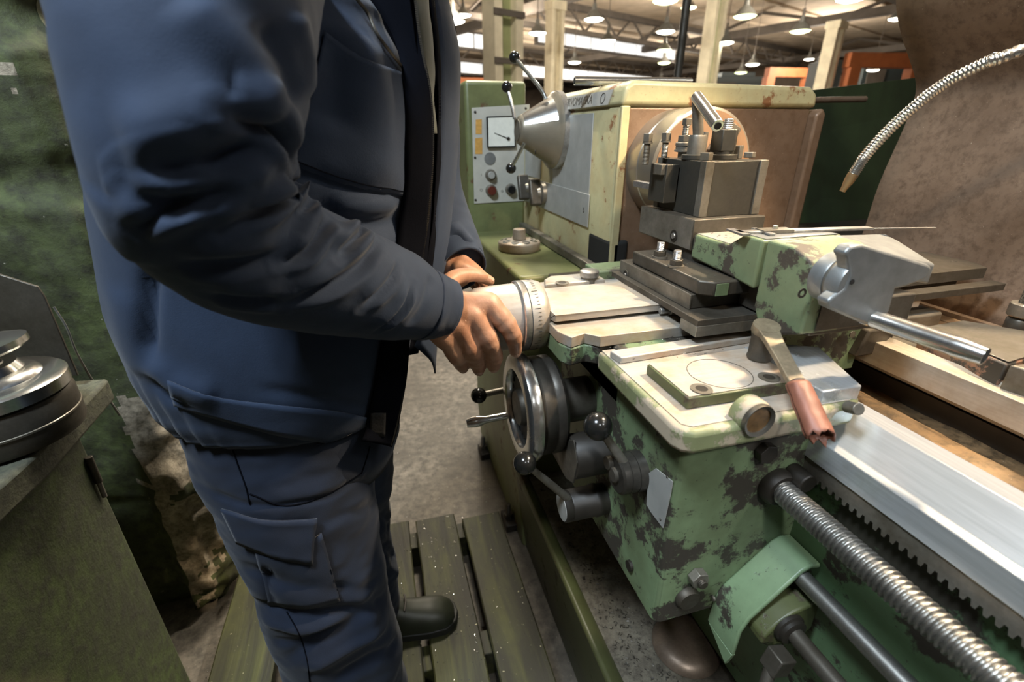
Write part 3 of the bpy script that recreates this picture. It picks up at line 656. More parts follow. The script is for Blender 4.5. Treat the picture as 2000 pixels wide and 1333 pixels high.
# saddle rear under the slide, bearing block
MB().box(.55,.795,.5705,.5725,1.005,1.092).build('saddle_front_face', M['green'], sad)
bb = MB(); bb.prism([(.775,1.035),(.79,1.085),(.83,1.085),(.85,1.070),(.85,1.035)], 'y', .555, .62); bb = bb.build('way_wiper', M['dark_steel'], lathe, .004)
p = py(1664,653,.5545); knob_ring([(0,0),(.006,0),(.006,.002),(0,.002)], p, (0,-1,0), 'screw', M['mid_steel'], bb, 16)
MB().box(.88,1.03,.60,.68,1.041,1.078).build('rear_clamp', M['mid_steel'], lathe, .006)
# rear block with ribbed top
rb = MB().ext([pz(1800,643,1.095), pz(1968,712,1.095), pz(2040,690,1.095), pz(2040,655,1.095), pz(1880,628,1.095)], (0,0,-.054)).build('rear_block', M['red_primer'], lathe, .003)
t0 = [pz(1803,641,1.0962), pz(1970,709,1.0962), pz(2040,687,1.0962), pz(2040,655,1.0962), pz(1880,628,1.0962)]
MB().ext(t0, (0,0,.0018)).build('ribbed_top', M['mid_steel'], rb, .0006)
e0 = pz(1972,712,1.098); MB().ext([e0, e0+V(.13,-.02,0), e0+V(.13,-.07,0), e0+V(.012,-.055,0)], (0,0,-.057)).build('end_cap', M['mid_steel'], rb, .003)
# knurled clamp knob
p = py(1996,620,.52)
kn = MB(); kn.rev([(0,-.030),(.017,-.030),(.019,-.024),(.019,-.005),(.015,.0),(0,.0)], p, (0,0,1), 36); kn = kn.build('clamp_stud', M['dark_steel'], lathe)
mb = MB()
prof_n = 40
mb.rev([(.0,.002),(.021,.002),(.0225,.004),(.0225,.024),(.021,.026),(0,.026)], p, (0,0,1), prof_n); mb.build('knurled_nut', M['mid_steel'], kn, smooth=8)
thread(MB(), p+V(0,0,.026), p+V(0,0,.07), .013).build('stud_thread', M['dark_steel'], kn)
# ---- apron
mb = MB(); mb.prism([(.330,.82),(.330,.414),(.333,.407),(.341,.403),(.56,.403),(.56,.82)], 'z', .716, 1.062); apr = mb.build('apron', M['green'], lathe, .004, 3)
pp = [px(1268,925,.329), px(1282,915,.329), px(1315,941,.329), px(1311,965,.329), px(1296,1032,.329), px(1272,1000,.329), px(1264,986,.329)]
MB().ext(pp, (-.0012,0,0)).build('instruction_plate', M['sheet'], apr)
for (a, b) in ((1303,932), (1290,1015)):
    knob_ring([(0,0),(.0018,0),(.0012,.001),(0,.001)], px(a, b, .3275), (-1,0,0), 'rivet', M['dark_steel'], apr, 10)
# apron handwheel
WC = V(.205,.683,.955)
hw = MB().rev([(.070,-.012),(.088,-.012),(.0955,-.008),(.098,.0),(.0955,.010),(.088,.013),(.070,.013),(.066,.006),(.066,-.006)], WC, (1,0,0), 72, True).build('handwheel', M['chrome'], lathe)
mb = MB(); NT_ = 24; pts = []
for k in range(NT_*4):
    a = 2*math.pi*k/(NT_*4); r = .067-(.006 if (k % 4) in (1, 2) else 0); pts.append(V(WC.x+.003, WC.y+math.cos(a)*r, WC.z+math.sin(a)*r))
mb.ext(pts, (.012,0,0)); mb.build('wheel_web', M['dark'], hw)
knob_ring([(0,-.010),(.030,-.010),(.034,-.004),(.034,.004),(0,.004)], WC, (1,0,0), 'wheel_hub', M['dark_steel'], hw, 40)
knob_ring([(0,.014),(.084,.014),(.088,.018),(.088,.034),(.0865,.036),(.0865,.039),(.088,.041),(.088,.052),(.082,.058),(0,.058)], WC, (1,0,0), 'graduated_drum', M['drum'], hw, 64)
MB().cyl(WC+V(.058,0,0), WC+V(.126,0,0), .040, seg=40).build('wheel_shaft', M['dark_steel'], hw)
h0 = px(988,812,.195)
MB().rev([(0,-.005),(.0072,-.005),(.0072,.040),(.0110,.054),(.0110,.062),(.0085,.078),(0,.078)], h0, (-1,.04,-.08), 24).build('wheel_handle', M['chrome'], hw)
# levers on the apron
def lever(base, ball, rb, rr, parent):
    base = V(*base); ball = V(*ball); d = (ball-base).normalized()
    r = MB().tube([base, base+(ball-base)*.5, ball-d*rb*.6], [rr, rr*.92, rr*.75], 16).build('lever_rod', M['mid_steel'], parent)
    MB().ball(ball, rb).build('ball_knob', M['black'], r)
A0 = V(.290,.491,.940)
ha = knob_ring([(0,0),(.026,0),(.0295,.003),(.0295,.013),(.029,.0135),(.030,.014),(.030,.0255),(.029,.026),(.0305,.0265),(.0305,.0400),(0,.0400)], A0, (1,0,0), 'lever_hub', M['drum'], lathe, 44)
knob_ring([(0,0),(.012,0),(.012,-.003),(.010,-.005),(0,-.005)], A0, (1,0,0), 'hub_button', M['dark_steel'], ha, 24)
lever((.299,A0.y-.004,A0.z+.024), px(1168,833,.262), .0205, .0072, ha)
bq = px(1184,905,.283); MB().cyl(bq, bq+V(.02,0,0), .0105, seg=24).build('detent_button', M['dark_steel'], ha, .001)
B0 = V(.250,.589,.800)
hb = knob_ring([(0,0),(.026,0),(.0275,.0015),(.0275,.012),(.0265,.014),(.0275,.016),(.0275,.056),(.029,.058),(.029,.066),(.0275,.068),(.0275,.0802),(0,.0802)], B0, (1,0,0), 'lever_hub', M['dark'], lathe, 44)
knob_ring([(0,0),(.0245,0),(.0245,-.001),(0,-.001)], B0, (1,0,0), 'hub_disc', M['sheet'], hb, 36)
lever((B0.x+.008,B0.y-.006,B0.z+.022), px(1025,905,.178), .0185, .0070, hb)
C0 = V(.262,.593,.902)
hc = knob_ring([(0,0),(.036,0),(.0375,.002),(.0375,.068),(0,.068)], C0, (1,0,0), 'gear_housing', M['dark'], lathe, 48)
MB().ext([px(1078,885,.2605), px(1098,858,.2605), px(1120,860,.2605), px(1127,905,.2605), px(1119,945,.2605), px(1105,935,.2605)], (.003,0,0)).build('housing_cover', M['dark_steel'], hc, .001)
# nuts and plug on the apron side
p = py(1358,1122,.4025); MB().hexa(p, p+V(0,-.014,0), .0145).build('hex_nut', M['mid_steel'], apr, .001)
thread(MB(), p+V(0,-.014,0), p+V(0,-.021,0), .007).build('nut_stud', M['dark_steel'], apr)
p = py(1340,1165,.4025); knob_ring([(0,0),(.019,0),(.019,.006),(.016,.010),(0,.010)], p, (0,-1,0), 'drain_plug', M['dark_steel'], apr, 32)
p = px(1232,1105,.3295); knob_ring([(0,0),(.009,0),(.009,.005),(0,.005)], p, (-1,0,0), 'side_plug', M['dark'], apr, 24)
p = py(1490,880,.4025); MB().hexa(p, p+V(0,-.012,0), .015).build('hex_nut', M['dark'], apr, .001)
p = py(1545,920,.4025); MB().cyl(p, p+V(0,-.03,0), .014, seg=20).build('screw_boss', M['dark'], apr, .002)
p = V(.487,.4025,.950); knob_ring([(0,0),(.027,0),(.027,.010),(.023,.016),(0,.016)], p, (0,-1,0), 'screw_bushing', M['dark'], apr, 32)
# rod hood under the apron
prof = [(.428,.690),(.430,.742),(.440,.766),(.512,.838),(.526,.844),(.544,.842),(.545,.834),(.527,.836),(.515,.830),(.447,.762),(.437,.740),(.435,.690)]
hd = MB(); hd.prism(prof, 'y', .345, .4030); hd = hd.build('rod_hood', M['green_clean'], lathe, .003, 3)
MB().ext([(.428,.345,.691),(.428,.40,.691),(.428,.352,.660)], (.007,0,0)).build('hood_tail', M['green_clean'], hd, .001)
p = px(1394,1169,.4275); knob_ring([(0,0),(.0045,0),(.004,.003),(0,.003)], p, (-1,0,0), 'hood_screw', M['mid_steel'], hd, 16)
MB().ext([(.452,.325,.735),(.452,.325,.750),(.470,.325,.770),(.495,.325,.786),(.530,.325,.792),(.540,.325,.780),(.540,.325,.735),(.52,.325,.722),(.47,.325,.722)], (0,.078,0)).build('bearing_housing', M['pan'], hd, .004, 3)
knob_ring([(0,0),(.023,0),(.023,.005),(.020,.007),(.020,.012),(.016,.014),(0,.014)], (.490,.3248,.760), (0,-1,0), 'bearing_seal', M['dark'], hd, 36)
lc = MB().box(-.014,.014,-.016,.010,-.015,.015, Matrix.Translation((.452,.300,.742)) @ Matrix.Rotation(.3, 4, 'Y')).build('lever_clamp', M['dark_steel'], hd, .002)
MB().cyl((.445,.298,.735), (.385,.255,.640), .0080, seg=18).build('start_lever', M['dark_steel'], lc)
# ---- tool post
TX0, TX1, TY0, TY1, TZ0, TZ1 = .5365, .662, .722, .872, 1.2607, 1.352
tp = MB().box(TX0+.003,TX1-.003,TY0+.003,TY1-.003,TZ0,TZ1).build('tool_post', M['tool_steel'], lathe, .001)
for (a, b) in ((TX0,TY0),(TX1-.016,TY0),(TX0,TY1-.016),(TX1-.016,TY1-.016)):
    MB().box(a,a+.016,b,b+.016,TZ0+.0005,TZ1+.001).build('corner_post', M['mid_steel'], tp, .0008)
MB().box(TX0-.026,TX0-.0005,TY1-.075,TY1-.02,TZ0+.016,TZ1-.008).build('tool_holder', M['tool_steel'], tp, .001)
MB().box(TX0-.034,TX0-.006,TY1-.070,TY1-.042,TZ1-.026,TZ1-.008).build('holder_lug', M['mid_steel'], tp, .001)
MB().box(TX0-.024,TX0-.010,TY1-.02,TY1+.045,TZ0+.034,TZ0+.046).build('cutting_tool', M['steel'], tp, .001)
def sq_screw(p, h, r=.0062, hs=.0085, hh=.014, nut=False):
    p = V(*p); s = thread(MB(), p, p+V(0,0,h), r).build('set_screw', M['mid_steel'], tp)
    knob_ring([(0,h-.001),(r*1.45,h-.001),(r*1.45,h+.002),(0,h+.002)], p, (0,0,1), 'screw_collar', M['mid_steel'], s, 18)
    R = Matrix.Translation(p) @ Matrix.Rotation(random.uniform(0, 1.5), 4, 'Z')
    MB().box(-hs*.72,hs*.72,-hs*.72,hs*.72,h+.002,h+.002+hh,R).build('screw_head', M['mid_steel'], s, .001)
    return s
def tpt_(a, y, z=TZ1+.001): return V(py(a, 305, y).x, y, z)
sq_screw(tpt_(1262, .818, TZ1-.008), .036); sq_screw(tpt_(1297, .848), .028)
p = tpt_(1333, .832)
s = knob_ring([(0,0),(.009,0),(.009,.010),(.0165,.011),(.0165,.014),(.0145,.0145),(.0145,.021),(.0155,.0215),(.0155,.026),(.0135,.028),(0,.028)], p, (0,0,1), 'clamp_washers', M['mid_steel'], tp, 30)
MB().hexa(p+V(0,0,.028), p+V(0,0,.039), .0125).build('nut', M['mid_steel'], s, .0008)
thread(MB(), p+V(0,0,.039), p+V(0,0,.056), .0062).build('stud', M['mid_steel'], s)
MB().box(-.006,.006,-.006,.006,.056,.068,Matrix.Translation(p)).build('stud_head', M['mid_steel'], s, .001)
p = tpt_(1358, .790)
w1 = knob_ring([(0,0),(.024,0),(.024,.007),(.023,.008),(0,.008)], p, (0,0,1), 'washer', M['tool_steel'], tp, 36)
sl = knob_ring([(0,.008),(.0155,.008),(.0155,.036),(.0140,.040),(0,.040)], p, (0,0,1), 'socket_sleeve', M['mid_steel'], tp, 32)
top = py(1362,186,p.y-.002)
MB().tube([p+V(0,0,.038), top], .0092, 20).build('handle_stem', M['mid_steel'], sl)
e = py(1402,246,.690); dd = (e-top)
hp_ = MB(); hp_.tube([top-dd*.03+V(0,0,-.004), e], .0095, 24); hp_ = hp_.build('handle_bar', M['chrome'], sl, .001)
dn = dd.normalized(); knob_ring([(0,.0),(.0055,.0),(.0055,.0012),(0,.0012)], e, dn, 'bar_bore', M['blackhole'], hp_, 20)
p = tpt_(1409, .782)
w2 = knob_ring([(0,0),(.0265,0),(.0265,.007),(.0255,.008),(.020,.008),(.020,.013),(0,.013)], p, (0,0,1), 'washer', M['tool_steel'], tp, 40)
MB().hexa(p+V(0,0,.013), p+V(0,0,.049), .0235).build('post_nut', M['tool_steel'], tp, .0015)
thread(MB(), p+V(0.004,0,.049), p+V(.004,0,.066), .0085, .003).build('post_thread', M['steel'], tp)
for (a, b, h) in ((1380,.741,.013), (1438,.780,.022), (1464,.790,.010)):
    p = tpt_(a, b); R = Matrix.Translation(p) @ Matrix.Rotation(.5, 4, 'Z')
    MB().box(-.0082,.0082,-.0082,.0082,0,h,R).build('bolt_head', M['mid_steel'], tp, .0012)
p = py(1378,258,.850); MB().cyl((p.x,p.y,TZ1+.001), (p.x,p.y,p.z), .006, seg=16).build('rear_screw', M['mid_steel'], tp)
# ---- headstock
HX, HY = .552, 1.078
mb = MB(); mb.prism([(HX,1.015),(HX,1.445),(.565,1.462),(1.085,1.455),(1.085,1.0),(.60,1.0)], 'y', HY, 1.83); hs = mb.build('headstock', M['cream'], lathe, .008, 3)
mb = MB(); mb.prism([(.548,1.452),(.556,1.492),(.575,1.503),(1.06,1.497),(1.085,1.480),(1.088,1.450)], 'y', HY-.012, 1.60); lid = mb.build('headstock_lid', M['cream'], lathe, .010, 3)
# front plates
MB().box(HX-.003,HX-.0002,1.215,1.50,1.195,1.442).build('speed_plate', M['sheet'], hs, .0008)
MB().box(HX-.006,HX-.0032,1.205,1.815,1.158,1.245).build('feed_plate', M['sheet'], hs, .0008)
MB().box(HX-.004,HX-.0002,1.62,1.80,1.25,1.44).build('lever_plate', M['sheet'], hs, .0008)
npz = MB().ext([(.5478,1.13,1.4565),(.5478,1.52,1.4565),(.5545,1.50,1.488),(.5545,1.12,1.488)], (-.0022,0,0)).build('name_plate', M['sheet'], lid)
def text(s, size, loc, rot, mat, name, parent, ext=.0002, font=None):
    c = bpy.data.curves.new(name, 'FONT'); c.body = s; c.size = size; c.extrude = ext; c.align_x = 'CENTER'; c.align_y = 'CENTER'
    o = bpy.data.objects.new(name+'_tmp', c); COL.objects.link(o); o.rotation_euler = rot; o.location = loc
    bpy.context.view_layer.update(); dg = bpy.context.evaluated_depsgraph_get()
    me = bpy.data.meshes.new_from_object(o.evaluated_get(dg)); me.transform(o.matrix_world); bpy.data.objects.remove(o)
    me.materials.clear(); return obj(name, me, mat, parent)
text('PRVOMAJSKA', .030, (.5487,1.315,1.4725), (math.radians(78),0,math.radians(-90)), M['dark_steel'], 'name_lettering', npz)
knob_ring([(.0105,0),(.0118,0),(.0118,.0012),(.0105,.0012)], (.5490,1.165,1.472), (-1,0,.2), 'maker_emblem', M['dark_steel'], npz, 28, True)
text('5', .020, (HX-.0064,1.235,1.20), (math.radians(90),0,math.radians(-90)), M['dark_steel'], 'plate_number', hs)
# chuck recess with brown guard behind the chuck
MB().box(HX+.012,1.075,HY-.006,HY-.0005,1.02,1.448).build('chuck_guard', M['rust_guard'], hs, .004, 3)
MB().ext([(1.075,HY-.03,1.0),(1.075,HY-.03,1.435),(1.092,HY-.03,1.450),(1.105,HY-.03,1.435),(1.105,HY-.03,1.0)], (0,.05,0)).build('guard_edge', M['rust_guard'], hs, .006, 3)
MB().box(HX-.001,HX+.02,HY-.012,HY+.0,1.0,1.452).build('recess_edge', M['cream'], hs, .003)
MB().box(HX-.001,HX+.075,HY-.11,HY-.012,.99,1.075).build('headstock_foot', M['dark_steel'], hs, .006)
MB().box(HX-.002,HX+.05,HY-.012,HY+.13,1.06,1.15).build('foot_pocket', M['blackhole'], hs, .012, 3)
CC = V(.700,.955,1.323)
chk = knob_ring([(0,0),(.118,0),(.124,.004),(.124,.060),(.122,.062),(.122,.066),(.124,.068),(.124,.118),(0,.118)], CC, (0,1,0), 'chuck', plain('chuck_steel', (.40,.36,.29), .28, .75, .15, 6), lathe, 72)
knob_ring([(.028,-.001),(.1175,-.001),(.1175,.0),(.028,.0)], CC, (0,1,0), 'chuck_face', plain('chuck_face_brown', (.36,.22,.13), .38, .5, .2, 12), chk, 72, True)
knob_ring([(0,-.0006),(.028,-.0006),(.028,-.0004),(0,-.0004)], CC, (0,1,0), 'chuck_bore', M['blackhole'], chk, 40)
for k in range(3):
    R = Matrix.Translation(CC) @ Matrix.Rotation(k*2.094+.5, 4, 'Y'); MB().box(-.016,.016,-.030,-.0012,.035,.100,R).build('chuck_jaw', M['mid_steel'], chk, .002)
# ---- speed selector cone with levers
SCN = V(.5515,1.475,1.400)
cone = knob_ring([(0,.0),(.108,.0),(.108,.018),(.100,.026),(.092,.030),(.042,.118),(.038,.124),(.034,.126),(0,.126)], SCN, (-1,.0,.03), 'speed_selector', plain('bronze_grey_knob', (.30,.265,.20), .36, .55, .15, 20), lathe, 56)
knob_ring([(0,0),(.030,0),(.030,.003),(0,.003)], SCN+V(-.126,0,.0038), (-1,0,.03), 'selector_cap', M['mid_steel'], cone, 32)
mb = MB(); rows = []
for j in range(5):
    t = j/4; r = .0928-.0495*t; h = .031+.085*t
    rows.append([SCN+V(-h, r*math.cos(a)*1.012, r*math.sin(a)*1.012+h*.03) for a in [math.radians(98+q*8) for q in range(9)]])
mb.grid(rows); mb.build('selector_window', M['chrome'], cone)
knob_ring([(.104,.0),(.1095,.0),(.1095,.017),(.104,.019)], SCN, (-1,0,.03), 'selector_rim', M['steel'], cone, 56, True)
def far_lever(b0, b1, ball, px_ball, rr, parent):
    r = MB().tube(spline([b0, b1, ball], 4), rr, 14).build('selector_lever', M['chrome'], parent); MB().ball(ball, px_ball).build('ball_knob', M['black'], r)
far_lever(px(1066,192,.50), px(1055,172,.49), px(1005,112,.44), .0165, .0058, cone)
far_lever(px(1005,232,.415), px(1000,208,.410), px(990,170,.40), .0155, .0052, cone)
far_lever(px(1024,280,.43), px(1015,298,.42), px(998,329,.40), .0155, .0055, cone)
knob_ring([(0,0),(.006,0),(.006,.0015),(0,.0015)], px(1049,297,.4535)+V(-.004,0,0), (-1,.5,0), 'screw_hole', M['blackhole'], cone, 14)
# feed selector wing knobs on the lower plate
for (a, b) in ((1038,368), (1062,378)):
    p = px(a, b, HX-.0062); k = knob_ring([(0,0),(.036,0),(.034,.012),(.020,.016),(.017,.026),(0,.026)], p, (-1,0,0), 'feed_knob', M['mid_steel'], hs, 32)
    R = Matrix.Translation(p) @ Matrix.Rotation(-.35, 4, 'X'); MB().box(-.050,-.010,-.011,.011,-.040,.048,R).build('knob_grip', M['dark_steel'], k, .006, 3)
# ---- control console
con = MB().box(.335,.562,1.835,2.10,.98,1.565).build('control_console', M['olive'], lathe, .014, 3)
CY = 1.8345
cp = [py(921,211,CY), py(1034,204,CY), py(1030,392,CY), py(926,398,CY)]
cpl = MB().ext([V(p.x, CY, p.z) for p in cp], (0,-.003,0)).build('console_plate', plain('console_plate_grey', (.50,.49,.43), .5, .2, .12, 20), con, .0006)
CF = CY-.0032
mt = MB().ext([V(p.x, CF, p.z) for p in (py(949,228,CF), py(1005,226,CF), py(1006,288,CF), py(951,289,CF))], (0,-.012,0)).build('ammeter', M['black'], con, .002)
MB().ext([V(p.x, CF-.0122, p.z) for p in (py(952,231,CF), py(1002,229,CF), py(1003,285,CF), py(953,286,CF))], (0,-.0012,0)).build('meter_face', M['white'], mt)
n0 = py(964,260,CF); n1 = py(991,271,CF); nd = (n1-n0)
MB().tube([V(n0.x,CF-.0142,n0.z), V(n1.x,CF-.0142,n1.z)], [.0012,.0020], 6).build('needle', M['dark'], mt)
MB().cyl((n1.x,CF-.0135,n1.z), (n1.x,CF-.0165,n1.z), .006, seg=14).build('needle_hub', M['dark'], mt)
for (a, b, c, d) in ((929,234,941,262), (928,270,942,301)):
    q = [py(a, b, CF), py(c, b-1, CF), py(c, d, CF), py(a, d, CF)]; MB().ext([V(p.x, CF, p.z) for p in q], (0,-.0008,0)).build('sticker', M['amber'], con)
def button(a, b, r, cap, mat, ring=True):
    p = py(a, b, CF); p = V(p.x, CF, p.z)
    k = knob_ring([(0,0),(r,0),(r,.004),(r*.86,.012),(r*.74,.013),(0,.010)], p, (0,-1,0), 'button_bezel', M['mid_steel'], con, 30)
    knob_ring([(0,.0105),(cap,.0105),(cap,.019),(cap*.9,.022),(0,.022)], p, (0,-1,0), 'button_cap', mat, k, 28)
p = py(957,310,CF); knob_ring([(0,0),(.0215,0),(.0215,.002),(0,.002)], V(p.x,CF,p.z), (0,-1,0), 'blanking_disc', M['cast'], con, 32)
button(958,342, .021, .013, M['sheet']); button(959,372, .022, .017, M['red']); button(997,370, .021, .015, M['black'])
for (a, b) in ((928,219), (1027,212), (929,391), (1016,387), (928,308)):
    p = py(a, b, CF); knob_ring([(0,0),(.0045,0),(.004,.002),(0,.002)], V(p.x,CF,p.z), (0,-1,0), 'plate_screw', M['dark'], con, 12)
text('I', .014, (py(940,342,CF).x,CF-.0003,py(940,342,CF).z), (math.radians(90),0,0), M['dark'], 'button_mark', con)
text('O', .014, (py(940,372,CF).x,CF-.0003,py(940,372,CF).z), (math.radians(90),0,0), M['dark'], 'button_mark', con)
text('O', .012, (py(981,374,CF).x,CF-.0003,py(981,374,CF).z), (math.radians(90),0,0), M['dark'], 'button_mark', con)
# ---- feed box
mb = MB(); mb.prism([(.335,1.17),(.350,1.155),(.50,1.155),(.545,1.20),(.545,1.80),(.335,1.80)], 'z', .90, 1.048); fbx = mb.build('feed_box', M['olive'], lathe, .014, 3)
MB().prism([(.36,1.1548),(.50,1.1548),(.50,1.153),(.36,1.153)], 'z', .93, 1.028).build('end_cover', M['rust_guard'], fbx)
p = pz(1014,487,1.0485)
tur = knob_ring([(0,0),(.066,0),(.068,.003),(.068,.024),(.066,.027),(.050,.032),(0,.033)], p, (0,0,1), 'index_dial', M['plate'], lathe, 56)
for k in range(9):
    a = k*.698; knob_ring([(.0,.0),(.0125,.0),(.0125,.0012),(.0,.0012)], p+V(math.cos(a)*.050, math.sin(a)*.050, .0305), (math.cos(a)*.2, math.sin(a)*.2, 1), 'dial_pocket', M['chrome'], tur, 20)
MB().cyl(p+V(0,0,.033), p+V(0,0,.066), .022, .020, seg=12).build('dial_nut', M['plate'], tur, .002)
b0 = V(.512,1.155,1.055)
MB().box(.525,.549,1.02,1.80,1.050,1.075).build('feed_rail', M['mid_steel'], lathe, .003)
MB().cyl((.537,1.02,1.0625), (.537,1.008,1.0625), .017, seg=24).build('rail_end_cap', M['mid_steel'], lathe, .002)
MB().box(.42,.55,.90,1.17,.985,1.048).build('feed_shaft_cover', M['dark_steel'], lathe, .004)
p = px(938,508,.333); MB().cyl(p, p+V(-.03,0,0), .011, seg=18).build('side_stud', M['chrome'], lathe, .001)
# small ball lever on the pedestal
p0 = px(985,762,.225); p1 = px(935,773,.165); p2 = V(.34, p0.y+.01, p0.z+.005)
lv = MB().tube([p2, p0, p1], .0070, 14).build('cross_lever', M['mid_steel'], lathe); MB().ball(p1, .0175).build('ball_knob', M['black'], lv)
# pan chips
chips('metal_chips', 'dark and bright chips strewn over the chip pan floor', 900, lambda r: V(.40+abs(r.gauss(0,.09)), r.uniform(.30,1.15), .330), .0012, .0042, M['dark_steel'], 3)
chips('metal_chips', 'fine steel chips lying on the carriage and slide tops', 90, lambda r: r.choice([V(r.uniform(.32,.55), r.uniform(.525,.548), 1.0955), V(r.uniform(.31,.44), r.uniform(.588,.602), 1.0955), V(r.uniform(.95,1.14), r.uniform(.64,.75), 1.1505), V(r.uniform(.47,.50), r.uniform(.60,.78), 1.1895), V(r.uniform(.53,.64), r.uniform(.63,.70), 1.2378)]), .0008, .0024, M['chrome'], 4)
# ================================================================ loose things around the lathe
# rusty splash guard
prof = [(1.205,1.02),(1.218,1.16),(1.225,1.274),(1.249,1.40),(1.255,1.455),(1.245,1.496),(1.20,1.55),(1.158,1.598),(1.12,1.652),(1.07,1.76),(1.05,1.95)]
sp = [ (p.x, p.y) for p in spline([V(a, b, 0) for (a, b) in prof], 4)]
rows = []
for k in range(25):
    y = .955-k*.065; rows.append([V(x+.005*noise.noise(V(z*3, y*3, 0)), y+.012*noise.noise(V(z*6, 0, 5))*(k == 0), z) for (x, z) in sp])
gme = MB().grid(rows).mesh('splash_guard', 50)
gd2 = thing('splash_guard', 'tall rusty brown sheet-metal splash guard behind the lathe', 'guard', (1.2,.4,1.0))
o = obj('sheet', gme, M['rust'], gd2); so = o.modifiers.new('solid', 'SOLIDIFY'); so.thickness = .004; so.offset = 1
MB().box(1.19,1.24,-.6,.95,.0,1.03).build('mounting_wall', M['rust'], gd2)
# coolant hose
def hose():
    root = thing('coolant_hose', 'flexible ribbed metal coolant hose curving in from the right', 'hose', (1.0,.6,1.2))
    pts = [V(1.215,.34,1.60), V(1.10,.42,1.605), py(1990,100,.55), py(1935,118,.57), py(1850,160,.60), py(1790,205,.615), py(1735,255,.63), py(1690,305,.64), py(1667,340,.645)]
    S = spline(pts, 40); n = len(S); k0 = 0
    rs = [.0078+.0010*(1 if (i % 4) < 2 else -.5) for i in range(n)]
    MB().tube(S[70:], rs[70:], 18).build('ribbed_tube', M['chrome'], root, smooth=60)
    MB().tube(S[:72], .0098, 18).build('sleeve', M['dark_steel'], root)
    e = S[-1]; d = (S[-1]-S[-5]).normalized()
    MB().rev([(0,0),(.0085,0),(.0078,.012),(.0050,.024),(.0045,.030),(0,.030)], e, d, 20).build('nozzle', plain('brass_nozzle', (.30,.20,.10), .4, .7), root)
hose()
# dark green screen behind
scr = thing('green_screen', 'dark green sheet panel standing behind the headstock', 'panel', (1.7,1.45,0))
q = [py(1555,180,1.40), py(1830,147,1.75), py(1830,470,1.75), py(1535,460,1.40)]
MB().ext(q, (0,.012,0)).build('sheet', M['dark_green'], scr)
MB().box(q[0].x-.02,q[0].x+.02,1.42,1.46,0,q[0].z-.05).build('post', M['dark_green'], scr)
MB().box(q[1].x-.04,q[1].x,1.77,1.81,0,q[1].z-.05).build('post', M['dark_green'], scr)
cv = thing('rear_cabinet', 'low dark cabinet between headstock and rusty guard', 'cabinet', (1.35,1.15,0))
MB().box(1.115,1.9,.98,1.36,.0,1.10).build('body', M['dark'], cv, .01)
MB().box(1.113,1.2,.975,.98,.3,1.05).build('door', M['dark'], cv)
# pipe sticking out behind the headstock lid
a = py(1566,197,1.30); b = py(1690,194,1.28)
pr_ = thing('rusty_pipe', 'thin rusty pipe sticking out to the right of the headstock lid', 'pipe', tuple(a))
MB().tube([a-V(.06,0,.0), b], .0085, 16).build('tube', M['rust_guard'], pr_); MB().cyl(b, b+(b-a).normalized()*.001, .0062, seg=16).build('bore', M['blackhole'], pr_)
# steel pipe lying on the headstock lid
a = V(.548,1.265,1.512); b = V(.82,1.20,1.511)
a = py(1122,158,1.24); b = a+V(.30,-.045,-.002)
a.z = 1.5145; b.z = 1.5125
pr_ = thing('steel_pipe', 'bright steel pipe lying across the headstock lid', 'pipe', tuple(a))
MB().tube([a, b], .0105, 18).build('tube', M['chrome'], pr_); MB().cyl(a, a-(b-a).normalized()*.0012, .0075, seg=16).build('bore', M['blackhole'], pr_)
# toolpost spanner lying on the clamp plate
sw = thing('spanner', 'long-handled socket spanner with torn red rubber grip on the saddle plate', 'spanner', tuple(pz(1482,700,1.1065)))
p = pz(1482,700,1.1062)
MB().rev([(.0,0),(.0155,0),(.0165,.002),(.0165,.004),(.0155,.006),(.0155,.034),(.0165,.036),(.0165,.040),(0,.040)], p, (0,0,1), 36).build('socket', M['dark_steel'], sw, .0006)
t = p+V(0,0,.043)
e1 = py(1560,765,.372); 
tdir = (e1-t).normalized(); side = tdir.cross(V(0,0,1)).normalized(); upv = side.cross(tdir).normalized()
knob_ring([(0,-.003),(.0175,-.003),(.0180,.000),(.0175,.008),(0,.009)], t, upv, 'spanner_head', M['spanner'], sw, 32)
L1 = (e1-t).length; bp = []
rows = []
for (s, w, h) in ((0,.015,.004),(L1*.25,.0115,.0035),(L1*.6,.0100,.0035),(L1-.002,.0095,.0035)):
    c = t+tdir*s+upv*.004; rows.append([c+side*w-upv*h, c+side*w+upv*h, c-side*w+upv*h, c-side*w-upv*h, c+side*w-upv*h])
m = MB().grid(rows); m.f.append((0,1,2,3)); m.m.append(0); m.build('shaft', M['spanner'], sw, .001)
GR = e1+upv*.004; gd_ = (py(1603,855,.320)-GR).normalized()
rows = []; gl = (py(1603,850,.320)-GR).length; ox = gd_.cross(side).normalized()
for i in range(17):
    s = i/16; c = GR-gd_*.006+gd_*(gl+.006)*s; row = []
    for k in range(25):
        a_ = 2*math.pi*k/24; r = .0128+.0022*s+.0009*noise.noise(V(math.cos(a_)*2, math.sin(a_)*2, s*6))
        tear = gd_*(.010*noise.noise(V(math.cos(a_)*3, math.sin(a_)*3, 9))) if i == 16 else V(0,0,0)
        row.append(c+(side*math.cos(a_)*1.05+ox*math.sin(a_)*.85)*r+tear)
    rows.append(row)
o = MB().grid(rows).build('rubber_grip', M['leather'], sw, smooth=60, label='torn red-brown rubber sleeve'); so = o.modifiers.new('solid', 'SOLIDIFY'); so.thickness = .0028; so.offset = -1
MB().tube([GR-gd_*.01, GR+gd_*gl*.9], .0088, 14).build('grip_core', M['dark'], sw)
